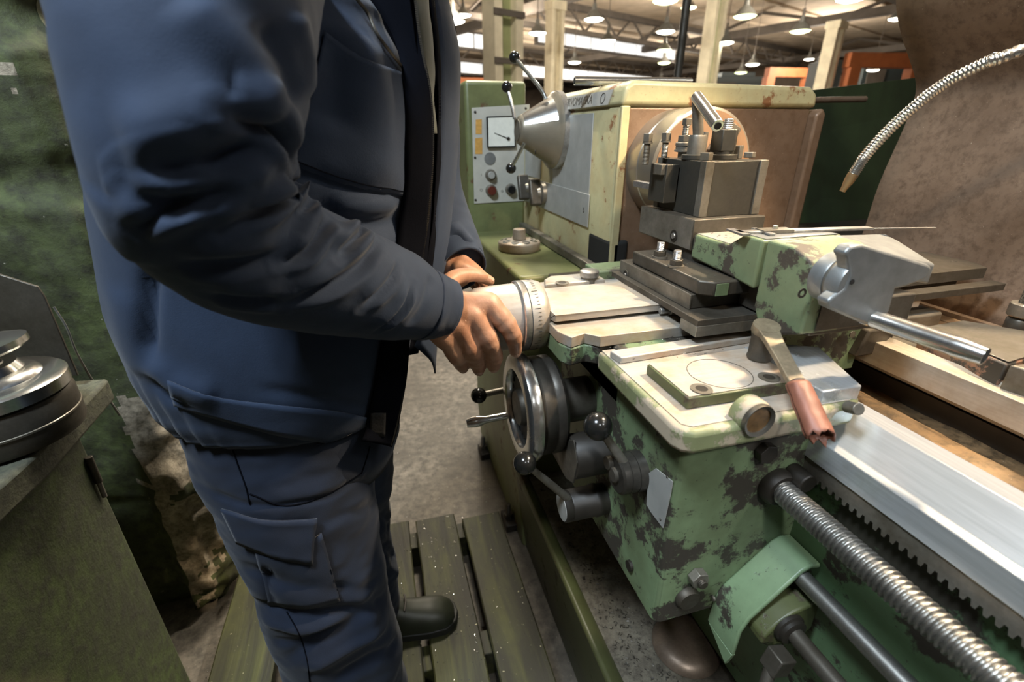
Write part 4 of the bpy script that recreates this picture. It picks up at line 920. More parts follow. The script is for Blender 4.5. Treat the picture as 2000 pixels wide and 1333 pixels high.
# vernier caliper on the slide
cal = thing('vernier_caliper', 'slim steel vernier caliper lying across the top slide', 'caliper', (.65,.53,1.262))
c0 = pz(1440,452,1.262); c1 = pz(1700,444,1.262); c2 = pz(1828,443,1.262); u = (c1-c0).normalized(); w = V(-u.y, u.x, 0).normalized()
def bar(a, b, hw, z0, z1, nm, mat):
    MB().ext([V(p.x, p.y, z0) for p in (a-w*hw, b-w*hw, b+w*hw, a+w*hw)], (0,0,z1-z0)).build(nm, mat, cal, .0005)
bar(c0, c1, .008, 1.2590, 1.2624, 'beam', M['steel']); bar(c1-u*.02, c2, .0018, 1.2595, 1.2612, 'depth_rod', M['steel'])
bar(c0+u*.035, c0+u*.085, .0105, 1.2590, 1.2642, 'slider', M['mid_steel']); bar(c0-u*.005, c0+u*.008, .022, 1.2590, 1.2624, 'fixed_jaw', M['steel'])
bar(c0+u*.037, c0+u*.046, .024, 1.2590, 1.2622, 'moving_jaw', M['steel'])
MB().cyl(c0+u*.06+V(0,0,.0020), c0+u*.06+V(0,0,.0075), .004, seg=16).build('lock_screw', M['chrome'], cal, .0005)
# board behind the bed
wb = thing('wooden_board', 'worn raw wooden board lying behind the rear way', 'board', (1.08,.6,1.03))
for i, (a, b) in enumerate(((1.0,1.05),(1.052,1.10),(1.102,1.15),(1.152,1.185))):
    MB().box(a,b,.30,.80,1.002,1.020+.002*(i % 2)).build('plank', M['plank'], wb, .002)
MB().box(1.0,1.185,.34,.38,.985,1.001).build('batten', M['plank'], wb)
# ================================================================ the worker
def fabric(name, col, var=.25, rough=.78, spec=.25, sheen=.08):
    t = NT(name); n1 = t.noise(6, 6, .6); n2 = t.noise(900, 2, .5, (1,1,1)); n3 = t.noise(45, 5, .65)
    c = t.mix(t.ramp(n1, .3, .7), tuple(v*(1-var) for v in col), tuple(v*(1+var*.4) for v in col))
    c = t.mix(t.ramp(t.noise(150, 4, .7), .74, .78), c, tuple(v*3+.01 for v in col))
    t.bump(t.math('ADD', t.math('MULTIPLY', n2, .55), n3), .30, .0014)
    return t.fin(c, rough, 0, **{'Sheen Weight': sheen, 'Sheen Roughness': .5, 'Specular IOR Level': spec})
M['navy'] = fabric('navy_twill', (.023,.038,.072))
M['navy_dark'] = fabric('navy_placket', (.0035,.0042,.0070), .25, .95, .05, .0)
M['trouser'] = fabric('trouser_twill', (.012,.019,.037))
M['lining'] = fabric('grey_lining', (.10,.11,.095))
M['velcro'] = plain('hook_patch', (.018,.018,.018), .9, 0, .4, 300, .4)
def skin_mat():
    t = NT('skin'); n1 = t.noise(30, 6, .6); n2 = t.noise(220, 5, .65); n3 = t.noise(75, 5, .6, (1,1,.5))
    c = t.mix(t.ramp(n1, .35, .68), (.40,.195,.115), (.54,.315,.21)); c = t.mix(t.math('MULTIPLY', t.ramp(n3, .52, .70), .4), c, (.30,.13,.08))
    t.bump(t.math('ADD', n2, t.math('MULTIPLY', n3, .8)), .28, .0014)
    return t.fin(c, .48, 0, **{'Subsurface Weight': .08, 'Subsurface Radius': (.012,.005,.003), 'Subsurface Scale': .6})
M['skin'] = skin_mat()
M['nail'] = plain('finger_nail', (.60,.38,.29), .3, 0, .1, 60)
M['boot'] = plain('boot_leather', (.022,.026,.016), .45, 0, .3, 30, .2)
M['hair'] = plain('dark_hair', (.03,.022,.016), .6, 0, .4, 90, .4)
def dep(p): return (Vector(p)-CAMLOC).dot(fwd)
def np_mesh(name, vs, fs, mat, parent, label=None):
    me = bpy.data.meshes.new(name); me.from_pydata([tuple(v) for v in vs], [], fs); me.validate()
    bm = bmesh.new(); bm.from_mesh(me); bmesh.ops.recalc_face_normals(bm, faces=bm.faces); bm.to_mesh(me); bm.free()
    me.shade_smooth(); return obj(name, me, mat, parent, label=label)
def ring_mesh(centers, frames, radii, seg, cap=True):   # generic loft -> (V array, faces)
    vs = []; n = len(centers)
    for c, (u, w), (a, b, e) in zip(centers, frames, radii):
        for k in range(seg):
            t = 2*math.pi*k/seg; ct, st = math.cos(t), math.sin(t)
            f = (abs(ct)**e+abs(st)**e)**(-1/e)
            vs.append(c+u*(a*ct*f)+w*(b*st*f))
    fs = [(i*seg+k, i*seg+(k+1) % seg, (i+1)*seg+(k+1) % seg, (i+1)*seg+k) for i in range(n-1) for k in range(seg)]
    if cap: fs += [tuple(range(seg-1, -1, -1)), tuple((n-1)*seg+k for k in range(seg))]
    return np.array([tuple(v) for v in vs]), fs
def resample(pts, vals, n):
    S = spline([V(*p) for p in pts], 12); k = len(pts); out = []
    m = len(S)-1
    for i in range(n):
        f = i/(n-1)*m; j = min(int(f), m-1); t = f-j; p = S[j].lerp(S[j+1], t)
        g = i/(n-1)*(k-1); a = min(int(g), k-2); s = g-a; s = s*s*(3-2*s)*.5+s*.5
        out.append((p, tuple(x+(y-x)*s for x, y in zip(vals[a], vals[a+1]))))
    return out
def vnormals(vs, fs):
    N = np.zeros_like(vs)
    q = np.array([f for f in fs if len(f) == 4]); a, b, c, d = (vs[q[:, i]] for i in range(4))
    fn = np.cross(c-a, d-b)
    for i in range(4): np.add.at(N, q[:, i], fn)
    return N/(np.linalg.norm(N, axis=1)[:, None]+1e-12)
def hit(bvh, x, y, dmin=0):
    for k in range(12):                                 # step inwards when the outline is missed by a few pixels
        d = _ray(x-6*k, y).normalized(); h = bvh.ray_cast(CAMLOC+d*dmin, d)
        if h[0] is not None: break
    return (h[0], h[1] if h[1].dot(d) < 0 else -h[1]) if h[0] is not None else None
def polydist(vs, pts):                                  # distance of every vertex to a 3D polyline and the place along it
    best = np.full(len(vs), 9.0); at = np.zeros(len(vs)); L = [0]
    for i in range(len(pts)-1): L.append(L[-1]+float(np.linalg.norm(pts[i+1]-pts[i])))
    for i in range(len(pts)-1):
        a, b = pts[i], pts[i+1]; ab = b-a; l2 = float(ab@ab)+1e-12
        t = np.clip(((vs-a)@ab)/l2, 0, 1); d = np.linalg.norm(vs-(a+t[:, None]*ab), axis=1)
        m = d < best; best[m] = d[m]; at[m] = (L[i]+t[m]*(L[i+1]-L[i]))/L[-1]
    return best, at
def fold(vs, fs, folds, sign=1):
    """folds: (pixel polyline measured on the photograph, height in m, width in m). Each is laid on the surface in 3D and pushes the cloth in or out."""
    tris = BVHTree.FromPolygons([tuple(v) for v in vs], fs); disp = np.zeros(len(vs)); N = vnormals(vs, fs)
    for (pl, amp, wid) in folds:
        P = []
        S = spline([V(a, b, 0) for (a, b) in pl], 5)
        for s in S:
            h = hit(tris, s.x, s.y)
            if h: P.append(np.array(h[0]))
        if len(P) < 2: continue
        d, at = polydist(vs, P)
        tap = np.clip(np.minimum(at, 1-at)*4+.25, 0, 1); tap = tap*tap*(3-2*tap)
        disp += amp*tap*np.exp(-(d/wid)**2)
    # outward normals
    c = vs.mean(0); 
    if ((vs-c)*N).sum() < 0: N = -N
    return vs+N*disp[:, None]
def crease(vs, fs, folds):
    """rolled cloth folds: the cloth bulges softly above the crease line, turns under sharply, and the next fold starts as a crisp ridge below it"""
    tris = BVHTree.FromPolygons([tuple(v) for v in vs], fs); disp = np.zeros(len(vs)); N = vnormals(vs, fs); c = vs.mean(0)
    if ((vs-c)*N).sum() < 0: N = -N
    for (pl, amp, w) in folds:
        P = []; K = []
        for q in spline([V(a, b, 0) for (a, b) in pl], 6):
            h = hit(tris, q.x, q.y)
            if h: P.append(np.array(h[0])); K.append(np.array(h[1]))
        if len(P) < 2: continue
        d, at = polydist(vs, P); L = np.linalg.norm(np.diff(np.array(P), axis=0), axis=1); cum = np.concatenate([[0], np.cumsum(L)])/L.sum()
        idx = np.clip(np.searchsorted(cum, at)-1, 0, len(P)-2); t = ((at-cum[idx])/np.maximum(cum[idx+1]-cum[idx], 1e-9))[:, None]
        PA = np.array(P); KA = np.array(K); near = PA[idx]*(1-t)+PA[idx+1]*t; tan = PA[idx+1]-PA[idx]; tan /= np.linalg.norm(tan, axis=1)[:, None]+1e-9
        up = np.cross(KA[idx], tan); up *= np.sign(up[:, 2:3]+1e-6); s = np.einsum('ij,ij->i', vs-near, up)
        s = np.where(s >= 0, d, -d); tap = np.clip(np.minimum(at, 1-at)*3.2, 0, 1); tap = tap*tap*(3-2*tap); tap = tap*.9+.1*(d < w)
        front = (np.einsum('ij,ij->i', N, KA[idx]) > -.2)
        f = -1.0*np.exp(-(s/(.42*w))**2)+.75*np.exp(-((s-1.15*w)/(.85*w))**2)+.55*np.exp(-((s+.85*w)/(.55*w))**2)
        disp += amp*f*tap*front*(d < 4*w)
    return vs+N*disp[:, None]
def wrinkle(vs, fs, amp, sc, seed=0, st=(1,1,1)):
    N = vnormals(vs, fs); c = vs.mean(0)
    if ((vs-c)*N).sum() < 0: N = -N
    d = np.array([noise.fractal(V(v[0]*sc*st[0]+seed, v[1]*sc*st[1], v[2]*sc*st[2]), 1.0, 2.0, 3) for v in vs])
    return vs+N*(amp*d)[:, None]
def sheet(name, top, bot, bvh, off, mat, parent, n=24, m=10, thick=.0025, label=None):
    T = spline([V(a, b, 0) for (a, b) in top], 10); B = spline([V(a, b, 0) for (a, b) in bot], 10); rows = []
    g = lambda S, t: S[min(int(t*(len(S)-1)), len(S)-2)].lerp(S[min(int(t*(len(S)-1)), len(S)-2)+1], t*(len(S)-1)-min(int(t*(len(S)-1)), len(S)-2))
    last = None
    for j in range(m+1):
        row = []
        for i in range(n+1):
            q = g(T, i/n).lerp(g(B, i/n), j/m); h = hit(bvh, q.x, q.y)
            if h is None: p = last if last else V(0,0,0)
            else: p = h[0]+h[1]*off
            last = p; row.append(p)
        rows.append(row)
    o = MB().grid(rows).build(name, mat, parent, smooth=60, label=label)
    s = o.modifiers.new('solid', 'SOLIDIFY'); s.thickness = thick; s.offset = 0
    return o
def piping(name, pl, bvh, r, mat, parent, off=.0, k=6):
    P = []
    for s in spline([V(a, b, 0) for (a, b) in pl], k):
        h = hit(bvh, s.x, s.y)
        if h: P.append(h[0]+h[1]*off)
    return MB().tube(P, r, 6).build(name, mat, parent, smooth=60)

worker = thing('person', 'worker in navy work jacket and cargo trousers turning the lathe hand knob', 'person', (-.12,.8,.12))
X, Y_, Z = V(1,0,0), V(0,1,0), V(0,0,1)
# ---- jacket torso
RG = [(.972,-.185,.825,.165,.178),(.985,-.185,.825,.180,.186),(1.02,-.182,.825,.196,.192),(1.08,-.178,.825,.210,.198),(1.18,-.172,.83,.224,.202),(1.30,-.158,.835,.222,.205),(1.40,-.140,.835,.210,.208),(1.48,-.125,.83,.185,.21),(1.54,-.130,.82,.165,.19),(1.585,-.115,.81,.115,.130),(1.615,-.105,.80,.082,.085),(1.665,-.100,.80,.078,.078)]
NR_ = 150; SEG_ = 190
rs = resample([(r[1], r[2], r[0]) for r in RG], [(r[3], r[4], 2.45) for r in RG], NR_)
ctr = []; rad = []
for (p, v) in rs: ctr.append(p); rad.append(v)
vs, fs = ring_mesh(ctr, [(X, Y_)]*NR_, rad, SEG_)
# hem dips to the front and is gathered at the back
for i in range(len(vs)):
    z = vs[i, 2]
    if z < 1.12:
        t = (1.12-z)/.15; fr = (vs[i, 0]+.18)/.22
        vs[i, 2] -= .020*t*fr
        if fr < 0: a = math.atan2(vs[i, 1]-.825, vs[i, 0]+.18); vs[i, 0] += .006*t*math.sin(a*46)*min(1, -fr*1.6)
torso_folds = [([(300,700),(330,740),(380,760),(430,770)], .010, .020), ([(295,740),(330,775),(380,790)], -.008, .010), ([(585,330),(690,365),(790,385)], -.006, .012),
 ([(600,395),(680,430),(760,435),(795,415)], -.014, .018), ([(640,400),(700,408),(780,402)], .008, .012), ([(700,60),(720,160),(735,260),(730,360)], .010, .030), ([(650,50),(655,150),(640,260)], -.012, .030),
 ([(500,760),(600,775),(720,800)], -.004, .010), ([(292,520),(290,620),(292,700)], -.014, .010), ([(240,560),(250,660),(280,740)], .006, .03), ([(560,690),(640,700),(740,690)], .006, .03)]
vs = fold(vs, fs, torso_folds); vs = wrinkle(vs, fs, .0035, 7, 3, (1,1,.6))
jacket = np_mesh('jacket', vs, fs, M['navy'], worker, 'navy twill work jacket, worn open')
bv_t = BVHTree.FromPolygons([tuple(v) for v in vs], fs)
# ---- right sleeve
SL = [((420,-145),.63,204),((385,20),.550,222),((380,150),.515,206),((378,270),.500,182),((388,385),.502,160),((450,462),.525,142),((545,505),.555,132),((645,540),.590,116),((755,573),.632,94),((820,592),.660,72),((862,602),.678,57)]
def tube_loft(spec, n, seg, sq=2.0, flat=1.0):
    P = [py(a[0], a[1], y) for (a, y, r) in spec]; R_ = [r/FPX*dep(p) for p, (a, y, r) in zip(P, spec)]
    rs = resample([tuple(p) for p in P], [(r, r*flat, sq) for r in R_], n)
    C = [p for p, v in rs]; fr = []; u = None
    for i, c in enumerate(C):
        t = (C[min(i+1, n-1)]-C[max(i-1, 0)]).normalized()
        u = (fwd-t*fwd.dot(t)).normalized() if u is None else (u-t*u.dot(t)).normalized()
        fr.append((u, t.cross(u)))
    return C, ring_mesh(C, fr, [v for p, v in rs], seg)
C_, (vs, fs) = tube_loft(SL, 240, 150, 2.1)
creases = [
 ([(418,214),(445,231),(486,238),(521,246),(547,277),(570,322)], .013, .014), ([(262,352),(328,330),(398,316),(463,293),(523,252)], .017, .024),
 ([(255,384),(328,389),(398,379),(466,352)], .014, .018), ([(268,447),(328,412),(382,380)], .009, .012), ([(434,453),(469,430),(527,404),(595,349)], .018, .012),
 ([(330,512),(400,522),(480,514),(560,495)], .008, .018), ([(543,517),(592,498),(621,463),(646,420)], .016, .011), ([(588,416),(600,400),(613,383)], .013, .009),
 ([(654,506),(691,469),(707,452),(695,438)], .017, .010), ([(553,600),(644,562),(703,521),(740,467)], .012, .014), ([(706,606),(756,556),(781,513)], .010, .012), ([(736,652),(785,609),(810,554)], .009, .010),
 ([(400,575),(480,588),(560,590)], .007, .014)]
sleeve_folds = [([(363,-10),(440,80),(510,165),(556,215)], .010, .020), ([(515,40),(558,130),(582,205)], -.009, .014), ([(575,20),(600,110),(605,190)], .007, .014), ([(215,380),(238,460),(290,520)], .006, .03), ([(800,640),(830,600),(845,540)], -.004, .008)]
vs = crease(vs, fs, creases)
vs = fold(vs, fs, sleeve_folds); vs = wrinkle(vs, fs, .0035, 9, 8)
sleeve = np_mesh('sleeve', vs, fs, M['navy'], jacket)
bv_s = BVHTree.FromPolygons([tuple(v) for v in vs], fs)
# cuff of the right sleeve
cu = [((815,590),.656,74),((838,595),.668,66),((860,601),.677,60),((868,603),.680,58)]
Cc, (vc, fc) = tube_loft(cu, 24, 80, 2.1)
vc = wrinkle(vc, fc, .002, 20, 2)
np_mesh('cuff', vc, [f for f in fc if len(f) == 4], M['navy'], jacket).modifiers.new('solid', 'SOLIDIFY').thickness = .004
piping('cuff_seam', [(829,512),(848,545),(852,590),(838,640),(818,662)], BVHTree.FromPolygons([tuple(v) for v in vc], fc), .0011, M['navy_dark'], jacket)
# ---- left sleeve
SLl = [((700,-120),1.00,120),((760,60),1.03,110),((800,230),1.05,95),((815,360),1.04,84),((850,440),1.00,74),((880,490),.94,62),((900,520),.895,50)]
C2, (v2, f2) = tube_loft(SLl, 110, 70, 2.1)
v2 = fold(v2, f2, [([(880,460),(905,480),(925,500)], -.010, .012), ([(878,440),(900,455),(915,475)], .008, .012)]); v2 = wrinkle(v2, f2, .005, 9, 5)
np_mesh('sleeve', v2, f2, M['navy'], jacket)
Cd, (vd, fd) = tube_loft([((886,500),.93,60),((905,527),.885,49)], 12, 60, 2.1)
np_mesh('cuff', vd, [f for f in fd if len(f) == 4], M['navy'], jacket).modifiers.new('solid', 'SOLIDIFY').thickness = .004
# ---- collar, pockets, plackets, zips
Cr = [V(-.108,.80,1.605), V(-.104,.80,1.64), V(-.098,.80,1.675)]
vq, fq = ring_mesh(Cr, [(X, Y_)]*3, [(.090,.092,2),(.088,.088,2),(.086,.086,2)], 60, False)
np_mesh('collar', vq, fq, M['navy'], jacket).modifiers.new('solid', 'SOLIDIFY').thickness = .008
sheet('chest_pocket', [(632,60),(700,110),(800,150)], [(572,322),(680,360),(797,384)], bv_t, .0035, M['navy'], jacket, 30, 24)
piping('pocket_seam', [(576,312),(680,348),(795,374)], bv_t, .0008, M['navy_dark'], jacket, .0055)
piping('pocket_zip', [(690,0),(712,30),(730,70),(760,110),(797,152)], bv_t, .0022, M['dark_steel'], jacket, .005)
p = hit(bv_t, 797, 158); MB().ext([p[0]+p[1]*.008+V(0,0,.006), p[0]+p[1]*.008+V(.004,0,0), p[0]+p[1]*.008+V(.005,0,-.016), p[0]+p[1]*.008+V(-.001,0,-.015)], p[1]*.002).build('zip_pull', M['dark_steel'], jacket, .0006)
# near front edge: placket hanging off the chest, zip teeth down its rim
def tpt(a, b, y):
    if y is not None: return py(a, b, y)
    h = hit(bv_t, a, b); return h[0]+h[1]*.005 if h else py(a, b, .70)
def strip(name, e0, e1, mat, n=40, m=6, thick=.003, bow=0):
    A = spline([tpt(a, b, y) for (a, b, y) in e0], 8); B = spline([py(a, b, y) for (a, b, y) in e1], 8); rows = []
    for i in range(n+1):
        f = i/n*(len(A)-1); j = min(int(f), len(A)-2); a = A[j].lerp(A[j+1], f-j)
        f = i/n*(len(B)-1); j = min(int(f), len(B)-2); b = B[j].lerp(B[j+1], f-j)
        rows.append([a.lerp(b, k/m)+X*(bow*math.sin(math.pi*k/m))+X*.003*noise.noise(V(i*.15, k*.3, 2)) for k in range(m+1)])
    o = MB().grid(rows).build(name, mat, jacket, smooth=60); s = o.modifiers.new('solid', 'SOLIDIFY'); s.thickness = thick; return o
near_edge = [(808,-30,.74),(822,80,.735),(840,180,.73),(846,300,.725),(838,420,.72),(822,520,.715),(800,640,.70),(788,760,.69),(776,830,.68),(763,873,.675)]
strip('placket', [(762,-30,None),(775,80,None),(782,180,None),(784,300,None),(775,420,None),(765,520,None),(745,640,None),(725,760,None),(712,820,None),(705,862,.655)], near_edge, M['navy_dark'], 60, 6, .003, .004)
ZP = spline([py(a-1, b, y-.003) for (a, b, y) in near_edge], 60); mz = MB()
for k in range(0, len(ZP)-1, 2):
    c = ZP[k]; mz.box(-.0016,.0016,-.0010,.0010,-.0007,.0007, Matrix.Translation(c))
mz.tube(ZP[::6], .0007, 5); z = mz.build('zip_teeth', M['dark_steel'], jacket, smooth=None); z['kind'] = 'stuff'
# far front panel with its lining and the shirt between
far_out = [(868,-30,0.910),(884,40,0.915),(899,110,0.920),(897,200,0.920),(892,320,0.920),(882,430,0.915),(872,520,0.905),(862,600,0.895),(852,730,0.850)]
far_in = [(845,-30,0.840),(852,40,0.840),(858,110,0.840),(860,200,0.840),(858,320,0.840),(850,430,0.835),(838,520,0.830),(822,600,0.820),(802,672,0.795)]
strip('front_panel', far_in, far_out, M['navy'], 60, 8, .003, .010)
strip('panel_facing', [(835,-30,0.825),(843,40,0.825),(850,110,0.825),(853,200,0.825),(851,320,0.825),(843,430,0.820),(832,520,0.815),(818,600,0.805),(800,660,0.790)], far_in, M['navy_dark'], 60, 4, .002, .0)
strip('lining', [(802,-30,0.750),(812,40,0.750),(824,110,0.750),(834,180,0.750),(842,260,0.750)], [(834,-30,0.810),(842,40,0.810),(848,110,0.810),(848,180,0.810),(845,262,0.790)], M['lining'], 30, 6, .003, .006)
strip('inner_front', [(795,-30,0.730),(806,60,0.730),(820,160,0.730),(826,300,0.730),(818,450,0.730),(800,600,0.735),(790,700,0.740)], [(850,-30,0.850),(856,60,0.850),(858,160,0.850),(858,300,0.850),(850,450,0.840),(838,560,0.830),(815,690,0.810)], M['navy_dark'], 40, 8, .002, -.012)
ZF = spline([py(a-2, b, y-.004) for (a, b, y) in far_in], 50); mz = MB()
for k in range(0, len(ZF)-1, 3): mz.box(-.0013,.0013,-.0009,.0009,-.0006,.0006, Matrix.Translation(ZF[k]))
z = mz.build('zip_teeth', M['steel'], jacket, smooth=None); z['kind'] = 'stuff'
pv = py(876,38,.905); MB().box(-.008,.008,-.0015,.0015,-.020,.020, Matrix.Translation(pv) @ Matrix.Rotation(-.25, 4, 'Y')).build('hook_patch', M['velcro'], jacket, .001)
# hem band and its hook patch
sheet('hem_band', [(330,742),(412,772),(540,789),(640,800),(728,816)], [(345,792),(415,812),(545,848),(650,862),(726,869)], bv_t, .004, M['navy'], jacket, 36, 6)
sheet('hook_patch', [(724,806),(754,806)], [(722,850),(752,852)], BVHTree.FromPolygons([tuple(py(a, b, .668)) for (a, b) in ((640,760),(800,760),(800,900),(640,900))], [(0,1,2,3)]), .002, M['velcro'], jacket, 6, 6, .0018)

# ---- trousers
hipL = ring_mesh([V(-.170,.82,1.06), V(-.172,.82,1.00), V(-.175,.82,.94), V(-.175,.82,.88), V(-.175,.82,.83)], [(X, Y_)]*5, [(.150,.155,2.3),(.168,.165,2.3),(.172,.168,2.3),(.168,.165,2.3),(.15,.15,2.3)], 90)
def leg_loft(spec, n, seg):
    P = [V(*s[0]) for s in spec]; rs = resample([tuple(p) for p in P], [(s[1], s[2], 2.15) for s in spec], n)
    return ring_mesh([p for p, v in rs], [(X, Y_)]*n, [v for p, v in rs], seg)
def midp(x0, x1, y, Y):
    a = py(x0, y, Y); b = py(x1, y, Y); return ((a.x+b.x)/2, Y, (a.z+b.z)/2), abs(b.x-a.x)/2
spec = [((-.175,.775,1.04),.150,.10), ((-.180,.755,.98),.160,.105)]
for (x0, x1, y, Y, ry) in ((368,728,880,.745,.104),(405,735,950,.740,.104),(440,742,1020,.735,.100),(482,752,1100,.730,.096),(508,766,1190,.725,.094),(545,786,1270,.722,.092),(580,796,1340,.722,.092)):
    c, r = midp(x0, x1, y, Y); spec.append((c, r, ry))
lst = spec[-1][0]
spec += [((lst[0]+.012,.724,.235),.098,.090), ((lst[0]+.018,.726,.185),.090,.084)]
vr, frr = leg_loft(spec, 220, 130)
leg_folds = [([(400,960),(470,985),(560,985),(660,960),(725,900)], -.004, .008), ([(470,1110),(560,1140),(680,1150),(745,1130)], -.006, .014), ([(500,1180),(590,1200),(690,1190),(750,1150)], -.010, .014), ([(515,1215),(600,1232),(700,1205)], .008, .014),
 ([(560,1290),(640,1240),(720,1190),(765,1170)], -.012, .016), ([(600,1310),(690,1260),(760,1220)], .010, .016), ([(650,1333),(720,1290),(780,1260)], -.010, .014), ([(640,1010),(700,1000),(740,985)], -.004, .012), ([(520,1110),(525,1160),(545,1190)], -.010, .010), ([(690,1120),(715,1180),(730,1250)], .010, .02), ([(530,1250),(580,1260),(640,1240)], -.007, .012)]
vr = fold(vr, frr, leg_folds); vr = wrinkle(vr, frr, .0045, 11, 6, (1,1,1.4))
spl = [((-.150,.87,1.00),.145,.10), ((-.145,.88,.92),.135,.105), ((-.140,.895,.82),.120,.10), ((-.138,.91,.70),.102,.092), ((-.140,.925,.58),.088,.085), ((-.142,.94,.46),.080,.080), ((-.140,.948,.34),.080,.080), ((-.138,.95,.255),.076,.076), ((-.136,.952,.205),.072,.072)]
vl, fl_ = leg_loft(spl, 140, 100)
vl = fold(vl, fl_, [([(745,1000),(765,1020),(775,1045)], -.010, .012), ([(740,1090),(760,1110),(775,1125)], .008, .014), ([(735,1060),(760,1075),(775,1090)], -.008, .010)]); vl = wrinkle(vl, fl_, .006, 10, 4, (1,1,1.5))
allv = np.concatenate([hipL[0], vr, vl]); o1 = len(hipL[0]); o2 = o1+len(vr)
allf = hipL[1]+[tuple(i+o1 for i in f) for f in frr]+[tuple(i+o2 for i in f) for f in fl_]
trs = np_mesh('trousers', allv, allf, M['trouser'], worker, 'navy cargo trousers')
bv_l = BVHTree.FromPolygons([tuple(v) for v in allv], allf)
sheet('cargo_flap', [(437,990),(520,1012),(619,1010)], [(468,1055),(540,1085),(610,1099)], bv_l, .006, M['trouser'], trs, 24, 8, .004)
sheet('cargo_pocket', [(500,1070),(560,1085),(628,1040)], [(525,1178),(600,1185),(664,1172)], bv_l, .003, M['trouser'], trs, 20, 12, .004)
piping('pocket_seam', [(488,965),(560,988),(640,965),(705,925)], bv_l, .0012, M['navy_dark'], trs, .0005)
piping('pocket_seam', [(706,925),(716,895),(722,872)], bv_l, .0012, M['navy_dark'], trs, .0005)
piping('side_seam', [(440,830),(462,900),(480,950),(488,985)], bv_l, .0012, M['navy_dark'], trs, .0005)
piping('side_seam', [(620,1045),(645,1110),(664,1172)], bv_l, .0010, M['navy_dark'], trs, .004)
piping('side_seam', [(560,1195),(585,1240),(600,1290),(605,1333)], bv_l, .0012, M['navy_dark'], trs, .0005)
# ---- boots
def boot(ax, ay, yaw, name_label):
    R = Matrix.Translation((ax, ay, PZ0+.0035)) @ Matrix.Rotation(yaw, 4, 'Z')
    rows = []
    secs = [(-.085,.030,.075,.0),(-.078,.040,.12,.0),(-.04,.044,.135,.0),(.0,.044,.130,.0),(.045,.044,.100,.0),(.09,.047,.082,.0),(.13,.050,.074,.0),(.165,.047,.066,.0),(.188,.036,.050,.0),(.198,.018,.034,.0)]
    for (x, w, h, z) in secs:
        row = []
        for k in range(21):
            a = math.pi*k/20; row.append(R @ V(x, -math.cos(a)*w*(1-.12*math.sin(a)), .022+(h-.022)*math.sin(a)**.62))
        rows.append(row)
    m = MB().grid(rows); n = 21
    m.f += [tuple(range(n)), tuple(9*n+k for k in range(n-1, -1, -1))]; m.m += [0,0]
    b = m.build('boot', M['boot'], worker, smooth=60, label=name_label)
    o = [(-.09,.032),(-.05,.046),(.05,.046),(.12,.053),(.17,.050),(.20,.030),(.208,.0),(.20,-.030),(.17,-.050),(.12,-.053),(.05,-.046),(-.05,-.046),(-.09,-.032)]
    MB().ext([R @ V(x, y, .0) for (x, y) in o], (0,0,.024)).build('sole', plain('rubber_sole', (.012,.013,.010), .6), b, .003)
    MB().rev([(.046,.0),(.050,.05),(.050,.11),(.044,.11),(.044,.0)], R @ V(-.035,0,.10), (0,0,1), 28, True).build('boot_shaft', M['boot'], b)
    for k in range(3):
        MB().tube([R @ V(.028+k*.018, -.026, .122-k*.013), R @ V(.032+k*.018, 0, .131-k*.0145), R @ V(.028+k*.018, .026, .122-k*.013)], .0028, 6).build('lace', M['dark'], b)
boot(-.118, .945, -.06, 'left work boot')
boot(lst[0]-.02, .728, -.15, 'right work boot')

